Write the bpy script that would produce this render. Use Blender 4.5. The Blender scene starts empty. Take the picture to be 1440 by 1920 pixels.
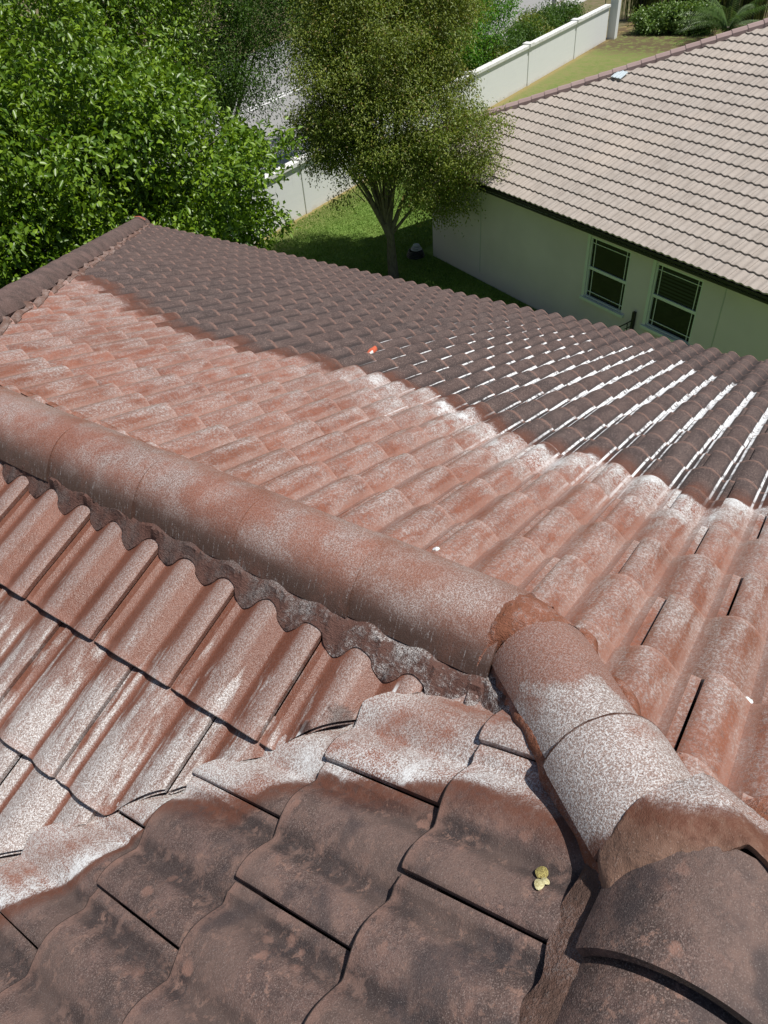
import bpy, bmesh, math, random
import numpy as np
from mathutils import Matrix, Vector
rad = math.radians
random.seed(7); RNG = np.random.default_rng(7)
scene = bpy.context.scene
COL = scene.collection

# ------------------------------------------------------------------ camera
CAM = Vector((-1.0057, -0.3508, 1.378)); YAW, PIT, ROL = 0.6393, 0.7413, -0.0918
fwd = Vector((math.cos(YAW)*math.cos(PIT), math.sin(YAW)*math.cos(PIT), -math.sin(PIT)))
rt = fwd.cross(Vector((0, 0, 1))).normalized(); up = rt.cross(fwd)
rt2 = rt*math.cos(ROL)+up*math.sin(ROL); up2 = -rt*math.sin(ROL)+up*math.cos(ROL)
cd = bpy.data.cameras.new('camera'); cam = bpy.data.objects.new('camera', cd); COL.objects.link(cam)
cam.matrix_world = Matrix(((rt2.x, up2.x, -fwd.x, CAM.x), (rt2.y, up2.y, -fwd.y, CAM.y), (rt2.z, up2.z, -fwd.z, CAM.z), (0, 0, 0, 1)))
cd.sensor_fit = 'AUTO'; cd.sensor_width = 36; cd.lens = 36*1364.78/1920; cd.clip_start = 0.05; cd.clip_end = 2000
scene.camera = cam

# ------------------------------------------------------------------ light
SUN_AZ, SUN_EL = rad(-74), rad(69)
sdir = Vector((math.cos(SUN_AZ)*math.cos(SUN_EL), math.sin(SUN_AZ)*math.cos(SUN_EL), math.sin(SUN_EL)))
world = bpy.data.worlds.new('World'); scene.world = world; world.use_nodes = True
wn = world.node_tree; wn.nodes.clear()
sky = wn.nodes.new('ShaderNodeTexSky'); sky.sky_type = 'NISHITA'; sky.sun_disc = False
sky.sun_elevation = SUN_EL; sky.sun_rotation = math.pi/2-SUN_AZ
bgn = wn.nodes.new('ShaderNodeBackground'); bgn.inputs['Strength'].default_value = 0.062
won = wn.nodes.new('ShaderNodeOutputWorld'); wn.links.new(sky.outputs[0], bgn.inputs[0]); wn.links.new(bgn.outputs[0], won.inputs[0])
ld = bpy.data.lights.new('sun', 'SUN'); ld.energy = 4.8; ld.angle = rad(0.53); ld.color = (1, .965, .91)
sun = bpy.data.objects.new('sun', ld); COL.objects.link(sun); sun.rotation_euler = sdir.to_track_quat('Z', 'Y').to_euler()
vs = scene.view_settings; vs.view_transform = 'Standard'; vs.look = 'None'; vs.exposure = 0.0; vs.gamma = 1; vs.use_curve_mapping = False

# ------------------------------------------------------------------ node helper
class NT:
    def __init__(s, name):
        s.m = bpy.data.materials.new(name); s.m.use_nodes = True; s.t = s.m.node_tree; s.t.nodes.clear()
        s.out = s.t.nodes.new('ShaderNodeOutputMaterial')
    def n(s, k): return s.t.nodes.new(k)
    def L(s, a, b): s.t.links.new(a, b)
    def put(s, sock, v):
        if isinstance(v, (int, float)): sock.default_value = v
        elif isinstance(v, (tuple, list)): sock.default_value = tuple(v) if len(v) == len(sock.default_value) else tuple(v)+(1,)
        else: s.L(v, sock)
    def math(s, op, a, b=0, c=None, clamp=False):
        x = s.n('ShaderNodeMath'); x.operation = op; x.use_clamp = clamp; s.put(x.inputs[0], a); s.put(x.inputs[1], b)
        if c is not None: s.put(x.inputs[2], c)
        return x.outputs[0]
    def add(s, a, b): return s.math('ADD', a, b)
    def sub(s, a, b): return s.math('SUBTRACT', a, b)
    def mul(s, a, b): return s.math('MULTIPLY', a, b)
    def mx(s, a, b): return s.math('MAXIMUM', a, b)
    def mn(s, a, b): return s.math('MINIMUM', a, b)
    def ss(s, x, a, b, lo=0., hi=1.):          # smoothstep
        m = s.n('ShaderNodeMapRange'); m.interpolation_type = 'SMOOTHSTEP'
        s.put(m.inputs[0], x); m.inputs[1].default_value = a; m.inputs[2].default_value = b; m.inputs[3].default_value = lo; m.inputs[4].default_value = hi
        return m.outputs[0]
    def bump1(s, x, a, b, c, d): return s.mul(s.ss(x, a, b), s.ss(x, c, d, 1., 0.))
    def mix(s, f, a, b, mode='MIX'):
        x = s.n('ShaderNodeMix'); x.data_type = 'RGBA'; x.blend_type = mode; x.clamp_factor = True
        s.put(x.inputs[0], f); s.put(x.inputs[6], a); s.put(x.inputs[7], b); return x.outputs[2]
    def noise(s, vec, scale, detail=3., rough=.6, dist=0., dim='3D'):
        x = s.n('ShaderNodeTexNoise'); x.noise_dimensions = dim; s.L(vec, x.inputs['Vector'])
        x.inputs['Scale'].default_value = scale; x.inputs['Detail'].default_value = detail; x.inputs['Roughness'].default_value = rough; x.inputs['Distortion'].default_value = dist
        return x.outputs[0]
    def vor(s, vec, scale, feat='F1'):
        x = s.n('ShaderNodeTexVoronoi'); x.feature = feat; s.L(vec, x.inputs['Vector']); x.inputs['Scale'].default_value = scale; return x.outputs[0]
    def pos(s): return s.n('ShaderNodeNewGeometry').outputs['Position']
    def obj(s): return s.n('ShaderNodeTexCoord').outputs['Object']
    def rnd(s): return s.n('ShaderNodeObjectInfo').outputs['Random']
    def isl(s): return s.n('ShaderNodeNewGeometry').outputs['Random Per Island']
    def xyz(s, v):
        x = s.n('ShaderNodeSeparateXYZ'); s.L(v, x.inputs[0]); return x.outputs
    def vscale(s, v, sc):
        x = s.n('ShaderNodeVectorMath'); x.operation = 'MULTIPLY'; s.L(v, x.inputs[0]); x.inputs[1].default_value = sc; return x.outputs[0]
    def curve(s, x, pts, lo, hi):              # piecewise curve through pts over [lo,hi]
        mr = s.n('ShaderNodeMapRange'); s.put(mr.inputs[0], x); mr.inputs[1].default_value = lo; mr.inputs[2].default_value = hi
        fc = s.n('ShaderNodeFloatCurve'); s.L(mr.outputs[0], fc.inputs['Value'])
        vals = [p[1] for p in pts]; a, b = min(vals)-.05, max(vals)+.05
        cu = fc.mapping.curves[0]
        q = [((p[0]-lo)/(hi-lo), (p[1]-a)/(b-a)) for p in sorted(pts)]
        cu.points[0].location = (0, q[0][1]); cu.points[-1].location = (1, q[-1][1])
        for t in q:
            if 0.001 < t[0] < .999: cu.points.new(*t)
        fc.mapping.update()
        return s.add(s.mul(fc.outputs[0], b-a), a)
    def bumpn(s, h, strength, dist, nrm=None):
        b = s.n('ShaderNodeBump'); s.put(b.inputs['Strength'], strength); b.inputs['Distance'].default_value = dist; s.L(h, b.inputs['Height'])
        if nrm is not None: s.L(nrm, b.inputs['Normal'])
        return b.outputs[0]
    def pbr(s, col, rough=.7, nrm=None, spec=.5, metal=0., **k):
        b = s.n('ShaderNodeBsdfPrincipled'); s.put(b.inputs['Base Color'], col); s.put(b.inputs['Roughness'], rough); s.put(b.inputs['Metallic'], metal)
        s.put(b.inputs['Specular IOR Level'], spec)
        for kk, v in k.items(): s.put(b.inputs[kk], v)
        if nrm is not None: s.L(nrm, b.inputs['Normal'])
        s.L(b.outputs[0], s.out.inputs[0]); return b

def simple(name, col, rough=.6, spec=.4, metal=0., var=.12, sc=20, bump=0., bsc=80):
    t = NT(name); o = t.pos(); f = t.noise(o, sc, 4)
    c = t.mix(f, tuple(x*(1-var) for x in col), tuple(min(1, x*(1+var)) for x in col))
    nr = t.bumpn(t.noise(o, bsc, 3), bump, .004) if bump else None
    t.pbr(c, rough, nr, spec, metal); return t.m

# ------------------------------------------------------------------ object helpers
def link(name, me, mat=None, parent=None, mw=None):
    o = bpy.data.objects.new(name, me); COL.objects.link(o)
    if mat is not None and me is not None and len(me.materials) == 0: me.materials.append(mat)
    if parent is not None: o.parent = parent
    if mw is not None: o.matrix_world = mw
    return o
def smooth_all(me):
    if len(me.polygons): me.polygons.foreach_set('use_smooth', np.ones(len(me.polygons), dtype=bool))
def mesh_np(name, V, Fc, smooth=False):
    me = bpy.data.meshes.new(name); V = np.asarray(V, dtype=np.float32)
    if isinstance(Fc, np.ndarray):
        nf, k = Fc.shape
        me.vertices.add(len(V)); me.vertices.foreach_set('co', V.ravel())
        me.loops.add(nf*k); me.loops.foreach_set('vertex_index', Fc.astype(np.int32).ravel())
        me.polygons.add(nf); me.polygons.foreach_set('loop_start', np.arange(0, nf*k, k, dtype=np.int32))
        me.polygons.foreach_set('loop_total', np.full(nf, k, dtype=np.int32))
        me.update(calc_edges=True)
    else:
        me.from_pydata(V.tolist(), [], [[int(i) for i in f] for f in Fc]); me.update()
    if smooth: smooth_all(me)
    return me
def sharp(me, ang=35):
    smooth_all(me); me.set_sharp_from_angle(angle=rad(ang)); return me
def empty(name, loc, label=None, cat=None, group=None):
    o = bpy.data.objects.new(name, None); COL.objects.link(o); o.location = loc; bpy.context.view_layer.update()
    o.empty_display_size = .2
    return tag(o, label, cat, group)
def tag(o, label=None, cat=None, group=None, kind=None):
    if label: o['label'] = label
    if cat: o['category'] = cat
    if group: o['group'] = group
    if kind: o['kind'] = kind
    return o
class MB:
    def __init__(s): s.v = []; s.f = []
    def box(s, c, d, M=None):
        x, y, z = (q/2 for q in d); P = [Vector((c[0]+i*x, c[1]+j*y, c[2]+k*z)) for i in (-1, 1) for j in (-1, 1) for k in (-1, 1)]
        if M is not None: P = [M @ p for p in P]
        n = len(s.v); s.v += [tuple(p) for p in P]
        s.f += [tuple(n+i for i in q) for q in ((0, 1, 3, 2), (4, 6, 7, 5), (0, 4, 5, 1), (2, 3, 7, 6), (0, 2, 6, 4), (1, 5, 7, 3))]; return s
    def tube(s, pts, rs, n=8, cap=True):
        pts = [Vector(p) for p in pts]; rs = rs if isinstance(rs, (list, tuple)) else [rs]*len(pts); base = len(s.v)
        a = None
        for i, p in enumerate(pts):
            t = (pts[min(i+1, len(pts)-1)]-pts[max(i-1, 0)]).normalized()
            if a is None: a = t.orthogonal().normalized()
            a = (a-t*a.dot(t)).normalized(); b = t.cross(a)
            for k in range(n):
                q = 2*math.pi*k/n; s.v.append(tuple(p+(a*math.cos(q)+b*math.sin(q))*rs[i]))
        for i in range(len(pts)-1):
            for k in range(n): s.f.append((base+i*n+k, base+i*n+(k+1) % n, base+(i+1)*n+(k+1) % n, base+(i+1)*n+k))
        if cap: s.f.append(tuple(base+k for k in range(n))[::-1]); s.f.append(tuple(base+(len(pts)-1)*n+k for k in range(n)))
        return s
    def grid(s, P):                             # P: list of rows of points
        b = len(s.v); nr, nc = len(P), len(P[0])
        for r in P: s.v += [tuple(q) for q in r]
        for i in range(nr-1):
            for j in range(nc-1): s.f.append((b+i*nc+j, b+(i+1)*nc+j, b+(i+1)*nc+j+1, b+i*nc+j+1))
        return s
    def poly(s, pts): b = len(s.v); s.v += [tuple(q) for q in pts]; s.f.append(tuple(range(b, b+len(pts)))); return s
    def mesh(s, name, smooth=None):
        me = bpy.data.meshes.new(name); me.from_pydata(s.v, [], s.f); me.update()
        if smooth: sharp(me, smooth)
        return me
    def build(s, name, mat, parent=None, smooth=None):
        return link(name, s.mesh(name, smooth), mat, parent)
def child(o, parent):
    o.parent = parent; o.matrix_parent_inverse = parent.matrix_world.inverted(); return o
def hash01(*a):
    x = math.sin(sum((i+1)*12.9898*v for i, v in enumerate(a)))*43758.5453; return x-math.floor(x)
def vnoise(x, y=0.):                            # cheap smooth value noise
    xi, yi = math.floor(x), math.floor(y); fx, fy = x-xi, y-yi; fx = fx*fx*(3-2*fx); fy = fy*fy*(3-2*fy)
    a, b, c, d = hash01(xi, yi), hash01(xi+1, yi), hash01(xi, yi+1), hash01(xi+1, yi+1)
    return (a*(1-fx)+b*fx)*(1-fy)+(c*(1-fx)+d*fx)*fy

# ------------------------------------------------------------------ roof constants
TH = 0.3856; M = math.tan(TH); CT, ST = math.cos(TH), math.sin(TH); E = 0.3283; EC = E*CT
H = 0.15; W = 0.30; A = 0.029; TLIFT = 0.026; AF = 0.038
CN = -0.011
XC1, Y0L, YE1, X0N, X0F, Y0F = 0.4637, 0.487, -0.013, -0.292, 2.2536, 0.5915
PK = -0.475                                     # plan coordinate of the peak (x = y = PK)
ZG = -7.3                                       # ground level
ZOFF = -0.026                                   # tile base under the measured mid level

def prof(s, A=A):                                    # s in half-tile units, 0..2 ; crest at .8 and 1.8, pan at .3 and 1.3
    f = ((1+math.cos(2*math.pi*(s-.8)))/2)**.58
    z = A*f
    if s < .16: z = min(z, A*.30)
    return z
def surf(plane, x, y):
    A_ = AF if plane == 'F' else A
    return _surf(plane, x, y, A_)
def _surf(plane, x, y, A):                          # height of the tiled surface over plan x,y
    if plane == 'F': base = -M*x; s = ((y-Y0F)/H+.3) % 1.0; u = ((x-X0F)/EC) % 1.0
    elif plane == 'L': base = M*x; s = (-(y-Y0L)/H) % 1.0; u = ((-x-XC1)/EC) % 1.0
    else: base = -M*y+CN; s = (-(x-X0N)/H) % 1.0; u = ((y-YE1)/EC) % 1.0
    return base+(ZOFF-(A-.029)*.5+A*((1+math.cos(2*math.pi*(s-.8)))/2)**.58+TLIFT*u)/CT

# ------------------------------------------------------------------ roof materials
FB = [(-.8, 1.45), (-.35, 1.40), (-.16, 1.30), (.13, 1.38), (.3, 1.44), (.45, 1.33), (.81, 1.41), (1.11, 1.5), (1.45, 1.61), (1.79, 1.6), (2.07, 1.52), (2.5, 1.41), (3.04, 1.47), (3.6, 1.7), (4.36, 1.84), (6, 1.9)]
NB = [(-.7, -.32), (-.5, -.34), (-.36, -.37), (-.244, -.377), (-.1, -.385), (0, -.395), (.13, -.444), (.24, -.455), (.29, -.47), (.37, -.535), (.42, -.6), (.55, -.63), (.614, -.69), (.636, -.764), (.693, -.9), (.8, -1.04), (1.2, -1.3)]
def roof_mat(name, kind):
    t = NT(name); P = t.pos(); X, Y, Z = t.xyz(P)[0:3]; O = t.obj(); ox, oy, oz = t.xyz(O)[0:3]
    big = t.noise(P, 2.6, 3, .55); med = t.noise(P, 9, 4, .6); fine = t.noise(P, 70, 3, .7); grain = t.noise(P, 120 if kind in 'FT' else 250, 2, .75); g2 = t.noise(P, 300 if kind in 'FT' else 560, 1, .5)
    wob = t.sub(t.noise(P, 7, 4, .65), .5)
    run = t.noise(t.vscale(P, (34, 6, 6) if kind == 'N' else (6, 34, 6)), 1., 4, .62, .3)   # run-off streaks along the fall line
    if kind == 'H': d = t.sub(t.add(t.sub(t.curve(Y, NB, -.7, 1.2), X), t.mul(wob, .07)), .075)
    elif kind == 'F': d = t.add(t.sub(X, t.curve(Y, FB, -.8, 6)), t.mul(wob, .22))
    elif kind == 'L': d = t.sub(-5.0, 0)
    elif kind == 'R': d = t.sub(-5.0, 0)
    elif kind == 'D': d = t.add(.35, 0)
    elif kind == 'T': d = t.add(t.sub(X, .2), t.mul(wob, .5))
    else: d = t.add(t.sub(t.curve(Y, NB, -.7, 1.2), X), t.mul(wob, .07))
    if kind == 'F':
        cb = t.n('ShaderNodeCombineXYZ'); t.L(t.math('FLOOR', t.add(t.mul(t.sub(Y, Y0F), 1/H), .3)), cb.inputs[0]); t.L(t.math('FLOOR', t.mul(t.sub(X, X0F), 1/EC)), cb.inputs[1])
        wq = t.n('ShaderNodeTexWhiteNoise'); wq.noise_dimensions = '2D'; t.L(cb.outputs[0], wq.inputs['Vector']); d = t.add(d, t.mul(t.sub(wq.outputs['Value'], .5), .17))
    sc = 1.0 if kind == 'F' else .45
    # height over the tile profile for tiles: crest mask from local y
    if kind in 'FLN':
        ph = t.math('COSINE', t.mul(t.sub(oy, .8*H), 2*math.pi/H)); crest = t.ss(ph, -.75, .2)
    elif kind in 'RHT': crest = t.ss(oz, -.01, .06)
    else: crest = t.add(0., 1.)
    rv = t.rnd(); rv2 = t.math('FRACT', t.mul(rv, 7.31))
    # cleaned terracotta
    c1 = t.mix(t.ss(big, .35, .68), (.212, .069, .036), (.280, .104, .062))
    c1 = t.mix(t.ss(med, .42, .75, 0., .8), c1, (.150, .046, .021))
    c1 = t.mix(t.mul(rv, .4), c1, (.31, .125, .078))
    c1 = t.mix(t.ss(fine, .45, .8, 0., .35), c1, (.33, .155, .105)); c1 = t.mix(t.ss(t.noise(P, 60 if kind in 'FT' else 170, 2, .7), .52, .66, 0., .45), c1, (.12, .040, .022))
    c1 = t.mix(t.mul(t.ss(rv2, .55, 1.), .45), c1, (.17, .064, .034))
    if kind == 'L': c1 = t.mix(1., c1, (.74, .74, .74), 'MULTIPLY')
    # pale speckled residue
    spk = t.ss(t.add(t.mul(grain, .62), t.mul(g2, .38)), .445, .61)
    if kind == 'L': wz = t.mul(t.ss(t.add(t.add(t.mul(X, -1.), t.mul(Y, -.18)), t.add(t.mul(t.sub(med, .5), .5), t.mul(t.sub(run, .5), 1.3))), .26, .58), t.ss(ph, -.985, -.86)); wz = t.mx(wz, t.mul(t.ss(ph, .1, .95), .34))
    elif kind == 'N': wz = t.mul(t.ss(d, -.30, -.02), t.ss(t.add(med, t.mul(run, .7)), .60, .95)); wz = t.mx(wz, t.ss(run, .4, .65, .15, .5))
    elif kind == 'F':
        near = t.ss(Y, 2.6, .6)
        wz = t.mul(t.ss(d, -.62, -.10), t.mul(t.ss(t.add(t.mul(med, .5), t.mul(run, .5)), .38, .56), t.add(.25, t.mul(near, .95)))); wz = t.mx(wz, t.add(t.ss(t.add(t.mul(run, .6), t.mul(t.noise(P, 6, 4, .6), .4)), .40, .60, .06, .50), t.mul(t.ss(ph, .2, .95), .16)))
    elif kind == 'P': wz = t.ss(med, .3, .6, .5, 1.)
    elif kind == 'H': wz = t.ss(t.add(t.add(t.mul(oy, 1.1), t.mul(t.add(X, Y), -1.35)), t.mul(t.sub(med, .5), 1.1)), .30, .60); wz = t.mx(wz, .24)
    elif kind == 'R': wz = t.ss(t.add(med, t.mul(big, .5)), .60, .95, .10, .48)
    else: wz = t.ss(med, .5, .8, .2, .5)
    if kind == 'F':
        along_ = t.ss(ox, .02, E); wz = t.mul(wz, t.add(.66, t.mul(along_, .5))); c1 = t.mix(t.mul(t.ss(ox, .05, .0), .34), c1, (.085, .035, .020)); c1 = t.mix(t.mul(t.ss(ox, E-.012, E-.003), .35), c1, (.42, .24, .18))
    wzs = t.math('MINIMUM', wz, 1.)
    dsp = t.ss(t.noise(P, 150 if kind in 'FT' else 310, 2, .8), .53, .64)
    c1 = t.mix(t.mul(wzs, .60), c1, (.36, .315, .285))
    c1 = t.mix(t.mul(t.mul(dsp, t.add(wzs, .25)), .62), c1, (.085, .050, .040))
    c1 = t.mix(t.mul(t.mul(spk, t.add(t.mul(wzs, .95), .06)), .85 if kind not in 'FT' else .62), c1, (.74, .735, .73))
    if kind == 'R':   # darker, browner flank with vertical streaks on the lee side
        st = t.noise(t.vscale(P, (40, 190, 8)), 1., 2, .6)
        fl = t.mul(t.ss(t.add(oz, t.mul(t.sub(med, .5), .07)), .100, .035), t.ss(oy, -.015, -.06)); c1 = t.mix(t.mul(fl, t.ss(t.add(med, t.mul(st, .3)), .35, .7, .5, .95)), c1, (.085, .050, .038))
        c1 = t.mix(t.mul(t.mul(fl, t.ss(st, .55, .7)), t.ss(grain, .45, .6, 0., .7)), c1, (.45, .42, .41))
    # dirty, algae-dark tile
    dk = t.mix(t.ss(med, .36, .66), (.066, .045, .040) if kind != 'F' else (.038, .027, .026), (.180, .112, .096) if kind != 'F' else (.105, .074, .066))
    dk = t.mix(t.ss(big, .35, .7, 0., .5), dk, (.085, .055, .046))
    dk = t.mix(t.mul(t.ss(fine, .5, .78), .55), dk, (.17, .12, .105))
    dk = t.mix(t.ss(grain, .50, .66, 0., .6), dk, (.022, .017, .016)); dk = t.mix(t.ss(t.noise(P, 190 if kind in 'FT' else 380, 1), .54, .68, 0., .75), dk, (.28, .21, .185))
    dk = t.mix(t.mul(rv, .25), dk, (.12, .07, .058))
    if kind in 'FLN': dk = t.mix(t.mul(t.ss(ph, -.1, -.85), t.ss(med, .25, .6, .3, .8)), dk, (.026, .020, .020))  # pans painted darker, standing in for the shading between barrels
    if kind in 'NDH':
        mot = t.noise(P, 26, 6, .72, .3); dk = t.mix(t.ss(mot, .50, .64, 0., .6), dk, (.22, .135, .108)); dk = t.mix(t.ss(mot, .46, .34, 0., .42), dk, (.035, .026, .026))
        m2 = t.mul(t.ss(t.noise(P, 55, 4, .7), .56, .64), t.ss(t.noise(P, 7, 3), .45, .6)); dk = t.mix(t.mul(m2, .6), dk, (.32, .19, .145))
        lich = t.ss(t.add(t.vor(P, 21), t.add(t.mul(t.sub(fine, .5), .5), t.mul(t.sub(med, .5), .5))), .34, .20); lich = t.mul(lich, t.ss(t.noise(P, 5, 2), .5, .66))
        dk = t.mix(t.mul(lich, .7), dk, (.30, .165, .125))
        band = t.ss(t.noise(P, 4.2, 3, .6, .4), .47, .6); dk = t.mix(t.mul(band, .5), dk, (.15, .10, .083))
        dk = t.mix(t.ss(t.noise(P, 6.1, 3, .6), .56, .68, 0., .6), dk, (.036, .030, .033))
        dk = t.mix(t.ss(g2, .62, .75, 0., .5), dk, (.30, .26, .24))
    if kind in 'FLN': # paler butt ends: rim highlight painted into the colour, with some crust
        eg = t.mul(t.ss(ox, E-.035, E-.004), t.ss(fine, .3, .55)); dk = t.mix(t.mul(eg, .75 if kind == 'F' else .5), dk, (.27, .155, .12)); c1 = t.mix(t.mul(eg, .25), c1, (.42, .22, .17))
    if kind == 'P':
        br = t.noise(t.vscale(P, (300, 40, 60)), 1, 3, .7)
        dk = t.mix(t.ss(med, .3, .7), (.15, .085, .058), (.26, .15, .105)); dk = t.mix(t.ss(fine, .52, .72, 0., .65), dk, (.07, .042, .032)); dk = t.mix(t.ss(br, .55, .7, 0., .5), dk, (.08, .045, .032)); dk = t.mix(t.ss(grain, .6, .7, 0., .5), dk, (.42, .32, .27))
    clean = t.ss(d, -.02*sc, .04*sc, 1., 0.)
    col = t.mix(clean, dk, c1)
    rust = t.bump1(d, -.05*sc, .0, .04*sc, .19*sc); col = t.mix(t.mul(rust, t.ss(fine, .25, .6, .35, .85)), col, (.125, .042, .022))
    if kind in 'FN':   # foamed run-off line along the cleaned edge
        k = .72 if kind == 'F' else .26
        fo = t.bump1(d, -.52*k, -.08*k, -.03*k, .03*k)
        along = t.ss(t.noise(P, 3.1, 2), .36, .55, .15, 1.)
        if kind == 'F': along = t.mul(along, t.add(.12, t.mul(t.ss(Y, 2.3, .9), .88)))
        fo = t.mul(fo, t.mul(along, t.add(t.ss(t.add(med, t.mul(fine, .5)), .72, .95, 0., .55), t.mul(spk, .6))))
        col = t.mix(t.mul(fo, 1.35), col, (.74, .75, .75))
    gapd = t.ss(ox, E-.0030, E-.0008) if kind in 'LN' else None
    if gapd is not None: col = t.mix(t.mul(gapd, .95), col, (.018, .013, .011))  # butt edge near black: gap shadow and dirt painted together
    rough = t.mix(clean, (.82,)*3, (.5,)*3)
    if kind == 'F':    # cleaning foam running down the pans
        kk = t.add(t.mul(t.sub(Y, Y0F), 1/H), .5); ki = t.math('FLOOR', kk); fr = t.math('ABSOLUTE', t.sub(t.sub(kk, ki), .5))
        wn_ = t.n('ShaderNodeTexWhiteNoise'); wn_.noise_dimensions = '1D'; t.L(ki, wn_.inputs['W']); r1 = wn_.outputs['Value']
        tip = t.add(4.35, t.mul(t.sub(r1, .5), .75)); tip = t.sub(tip, t.mul(t.ss(ki, -2.5, -8), 1.9)); tip = t.sub(tip, t.mul(t.ss(ki, 14, 22), 2.8))
        st0 = t.add(.75, t.mul(r1, .8))
        ln = t.mul(t.ss(t.sub(X, tip), .03, -.03), t.ss(t.sub(X, st0), 0., .5))
        wdt = t.ss(X, 1.6, 3.3)
        wk = t.ss(ki, 11, -1, .045, .115); edge = t.mul(t.ss(t.sub(fr, wk), .010, -.010), t.ss(t.add(fr, t.mul(wdt, .09)), .052, .068))
        fade = t.ss(ki, 19, 6); nn_ = t.ss(t.noise(P, 25, 2), .25, .4)
        fm = t.mul(t.mul(ln, edge), t.mul(fade, nn_)); nz = t.ss(t.xyz(t.n('ShaderNodeNewGeometry').outputs['Normal'])[2], .5, .8)
        fm = t.mul(t.mul(fm, nz), t.ss(t.noise(P, 30, 3), .36, .52, .25, .95)); col = t.mix(fm, col, (.80, .81, .82))
        pan = t.mul(t.mul(t.ss(fr, .17, .11), clean), .35); col = t.mix(pan, col, (.35, .22, .18))
    if kind in 'N': # foam caught where the two slopes meet
        vl = t.add(t.add(X, Y), t.mul(t.sub(med, .5), .05)); vm = t.mul(t.ss(vl, -.12, -.02), t.ss(d, .02, -.03)); col = t.mix(t.mul(vm, t.add(.1, t.mul(t.ss(t.add(fine, spk), .5, 1.2), .6))), col, (.70, .71, .70))
    if kind == 'L':
        # foam threads in three pans and two dirty blotches
        for (yy, w_, x0_, x1_) in ((.245, .0045, -.21, -.40), (.085, .007, -.22, -.38), (.12, .003, -.25, -.44), (.40, .004, -.38, -.47)):
            a = t.math('ABSOLUTE', t.add(t.sub(Y, yy), t.mul(t.sub(med, .5), .01)))
            th = t.mul(t.ss(a, w_*1.5, w_*.5), t.mul(t.ss(X, x0_+.01, x0_-.02), t.ss(X, x1_-.02, x1_+.02)))
            col = t.mix(t.mul(th, .85), col, (.80, .82, .82))
        for (cx, cy, r_) in ((-.345, .325, .045), (-.335, .245, .035), (-.395, .395, .022)):
            dx = t.mul(t.sub(X, cx), 1/r_); dy = t.mul(t.sub(Y, cy), 1/r_); q = t.math('SQRT', t.add(t.mul(dx, dx), t.mul(dy, dy)))
            bl = t.ss(t.add(q, t.mul(t.sub(fine, .5), 1.6)), 1.15, .35); col = t.mix(t.mul(bl, .85), col, (.05, .026, .02))
    wet = t.mul(clean, .55)
    rg = t.sub(.80, t.mul(wet, t.add(.45, t.mul(med, .7))))
    hgt = t.add(t.mul(grain, .6), t.add(t.mul(fine, .7), t.mul(g2, .35)))
    nr = t.bumpn(hgt, .55 if kind != 'F' else .4, .0035)
    t.pbr(col, rg, nr, .45); return t.m
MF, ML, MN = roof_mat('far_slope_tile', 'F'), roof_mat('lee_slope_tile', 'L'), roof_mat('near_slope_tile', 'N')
MR, MH, MD, MT = roof_mat('ridge_cap_cleaned', 'R'), roof_mat('hip_cap_foamed', 'H'), roof_mat('ridge_cap_dirty', 'D'), roof_mat('far_hip_cap', 'T')
def mortar_mat(name, c0, c1, white, wy=False):
    t = NT(name); P = t.pos();
    if wy: white = t.ss(t.xyz(P)[1], .95, .2, white, .75)
    med = t.noise(P, 12, 4); fine = t.noise(P, 90, 3, .7); g = t.noise(P, 420, 2)
    br = t.noise(t.vscale(P, (420, 60, 60)), 1, 2, .6)
    c = t.mix(t.ss(med, .3, .7), c0, c1); c = t.mix(t.ss(fine, .55, .75, 0., .7), c, tuple(v*.35 for v in c0))
    c = t.mix(t.mul(t.ss(t.add(med, t.mul(fine, .6)), .72, .95), t.mul(t.ss(g, .42, .58), white)), c, (.68, .67, .66))
    t.pbr(c, .75, t.bumpn(t.add(t.mul(fine, 1.), t.add(t.mul(br, .5), t.mul(g, .4))), .9, .006), .35); return t.m
MM1 = mortar_mat('bedding_mortar', (.130, .064, .050), (.080, .046, .038), .10, True)
MM2 = mortar_mat('bedding_mortar_red', (.20, .075, .04), (.30, .115, .07), .3)
MM3 = mortar_mat('bedding_mortar_dirty', (.10, .062, .048), (.17, .09, .065), .15)
MM4 = mortar_mat('bedding_mortar_far', (.15, .085, .065), (.22, .13, .10), .3)
MUND = simple('roof_underlay', (.05, .036, .032), .9)

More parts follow.
